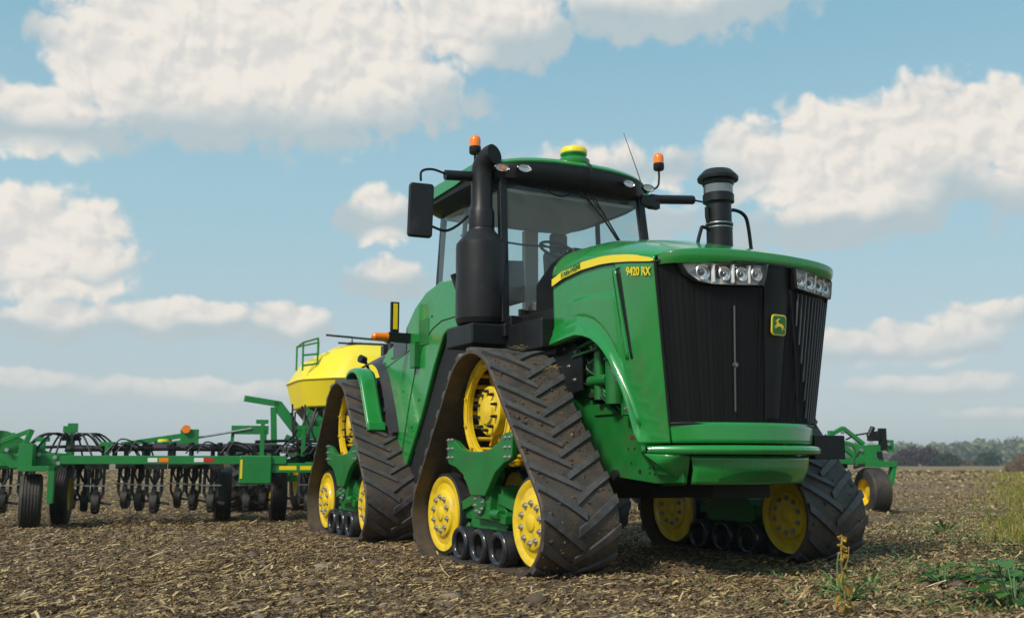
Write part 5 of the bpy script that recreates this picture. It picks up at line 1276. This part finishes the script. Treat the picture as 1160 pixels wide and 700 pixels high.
# bearing and elevation of each cloud, its half-width, height above and below its centre (degrees)
CL = []
for u,v,rx,ru,rd,wt in ((215,70,170,110,100,1.15),(330,70,240,110,105,1.1),(560,22,110,60,62,.9),(505,90,60,45,60,.55),(50,135,120,42,46,.85),(770,-12,205,60,62,1.),
   (985,190,205,88,62,1.1),(1090,165,110,85,60,.9),(905,170,90,55,50,.7),(1185,205,90,70,52,.8),(940,262,120,40,26,.85),(690,195,130,35,32,.75),
   (35,290,105,85,62,1.),(95,312,75,50,34,.7),(430,248,58,42,34,.9),(440,322,58,32,26,.85),(60,366,80,26,24,1.),(205,364,105,28,25,1.),(325,368,62,30,28,1.),
   (1115,362,62,24,18,.85),(1015,396,120,28,20,.85),(30,436,80,20,14,.9),(230,448,150,22,16,.8),(1065,440,130,20,14,.75),(1140,474,90,12,10,.7),(450,430,80,20,16,.35),(760,260,80,26,20,.5)):
    a,e = u2a(u,v); CL.append((a,e,rx/20.,ru/20.,rd/20.,wt))
def vor(x, y, sc, w):
    cb = N.new('ShaderNodeCombineXYZ'); L.new(x.s,cb.inputs[0]); L.new(y.s,cb.inputs[1])
    n = N.new('ShaderNodeTexVoronoi'); n.voronoi_dimensions = '2D'; n.feature = 'F1'; n.inputs['Scale'].default_value = sc; n.inputs['Detail'].default_value = 2; n.inputs['Roughness'].default_value = .5
    L.new(cb.outputs[0], n.inputs['Vector']); return X(n.outputs['Distance'])
def vm(op, a, b_=None, c=None):
    n = N.new('ShaderNodeVectorMath'); n.operation = op
    for k,q in enumerate((a,b_,c)):
        if q is None: continue
        if isinstance(q,tuple): n.inputs[k].default_value = q
        else: L.new(q, n.inputs[k])
    return n
outside = smooth(az,-9.,-3.,1.,0.).max(smooth(az,60.,66.,0.,1.)).max(smooth(el,27.,33.,0.,1.))  # cloud cover added beyond the view to brighten reflections and ambient light
def cover(ax_, ey):
    base = outside*.5-.5
    cb = N.new('ShaderNodeCombineXYZ'); L.new(ax_.s,cb.inputs[0]); L.new(ey.s,cb.inputs[1])
    for a,e,rx,ru,rd,wt in CL:
        ry = (ru+rd)/2; e2 = e+(ru-rd)/2
        q = vm('MULTIPLY_ADD', cb.outputs[0], (1/rx,1/ry,0), (-a/rx,-e2/ry,0)); d = vm('DOT_PRODUCT', q.outputs[0], q.outputs[0])
        n = N.new('ShaderNodeMath'); n.operation = 'MULTIPLY_ADD'; L.new(d.outputs['Value'], n.inputs[0]); n.inputs[1].default_value = -wt; n.inputs[2].default_value = wt
        base = base.max(X(n.outputs[0]))
    return base
def puff(x, y, det=6):
    return (noise3(x, y*1.2, .40, det, .52, 2.3)-.5)*1.5 + (.40-vor(x, y*1.1, .55, 0))*.50
wx = (noise3(az,el,.30,2,.5,1.1)-.5)*1.6; wy = (noise3(az,el,.34,2,.5,3.7)-.5)*1.
A1 = az+wx; E1 = el+wy
B0 = cover(A1,E1); P0 = puff(A1,E1,8); P1 = puff(A1-.35,E1+.5,5)
D0 = B0*1.0+P0*.85+.16
B2 = cover(A1,E1-smooth(el,2.,16.,.45,1.9))
alpha = smooth(D0,.0,.50)
lit = smooth(P0-P1, -.42, .30)                 # billows face the sun above left
under = smooth(B2,.62,-.20)                    # flat shaded undersides
sky = N.new('ShaderNodeTexSky'); sky.sky_type='NISHITA'; sky.sun_disc=False; sky.sun_elevation=SUN_EL; sky.sun_rotation=sun_rot; sky.altitude=100; sky.air_density=1.0; sky.dust_density=1.6; sky.ozone_density=2.2
def rgbmix(f,a,b_):
    x = N.new('ShaderNodeMix'); x.data_type='RGBA'
    if isinstance(f,X): L.new(f.s,x.inputs[0])
    else: x.inputs[0].default_value=f
    for k,q in ((6,a),(7,b_)):
        if isinstance(q,tuple): x.inputs[k].default_value=(*q,1)
        else: L.new(q,x.inputs[k])
    return x.outputs[2]
SKYK = .1
def c_(r,g,b_): return (r/SKYK,g/SKYK,b_/SKYK)
tint = N.new('ShaderNodeMix'); tint.data_type='RGBA'; tint.blend_type='MULTIPLY'; tint.inputs[0].default_value=1; L.new(sky.outputs[0],tint.inputs[6]); tint.inputs[7].default_value=(.86,.96,.93,1)
cl = rgbmix(lit, c_(.51,.50,.485), c_(.645,.605,.55))
cl = rgbmix(under*.9, cl, c_(.315,.39,.42))
low = rgbmix(smooth(el,0.,17.), c_(.40,.445,.46), c_(.275,.44,.50))
skyc = rgbmix(smooth(el,10.,26.,.85,.72), tint.outputs[2], rgbmix(smooth(el,15.,27.), low, c_(.205,.395,.485)))
clh = rgbmix(smooth(el,0.,11.,.45,.0), cl, c_(.47,.475,.465))
out = rgbmix(alpha*smooth(el,.5,10.,.5,.98), skyc, clh)
bg = N.new('ShaderNodeBackground'); bg.inputs[1].default_value = SKYK; L.new(out,bg.inputs[0]); wo = N.new('ShaderNodeOutputWorld'); L.new(bg.outputs[0],wo.inputs[0])
sun = bpy.data.lights.new('sun','SUN'); sun.energy = 2.45; sun.angle = R(9); sun.color = (1,.94,.85); so = bpy.data.objects.new('sun',sun); C.objects.link(so)
sv = sdir*math.cos(SUN_EL)+Vector((0,0,math.sin(SUN_EL))); so.rotation_euler = sv.to_track_quat('Z','Y').to_euler()

# ------------------------------------------------------------------ render settings
S.view_settings.view_transform = 'Standard'; S.view_settings.look = 'None'; S.view_settings.exposure = .47; S.view_settings.gamma = 1
S.render.engine = 'CYCLES'; S.cycles.max_bounces = 5; S.cycles.diffuse_bounces = 3; S.cycles.transparent_max_bounces = 12; S.cycles.volume_bounces = 0
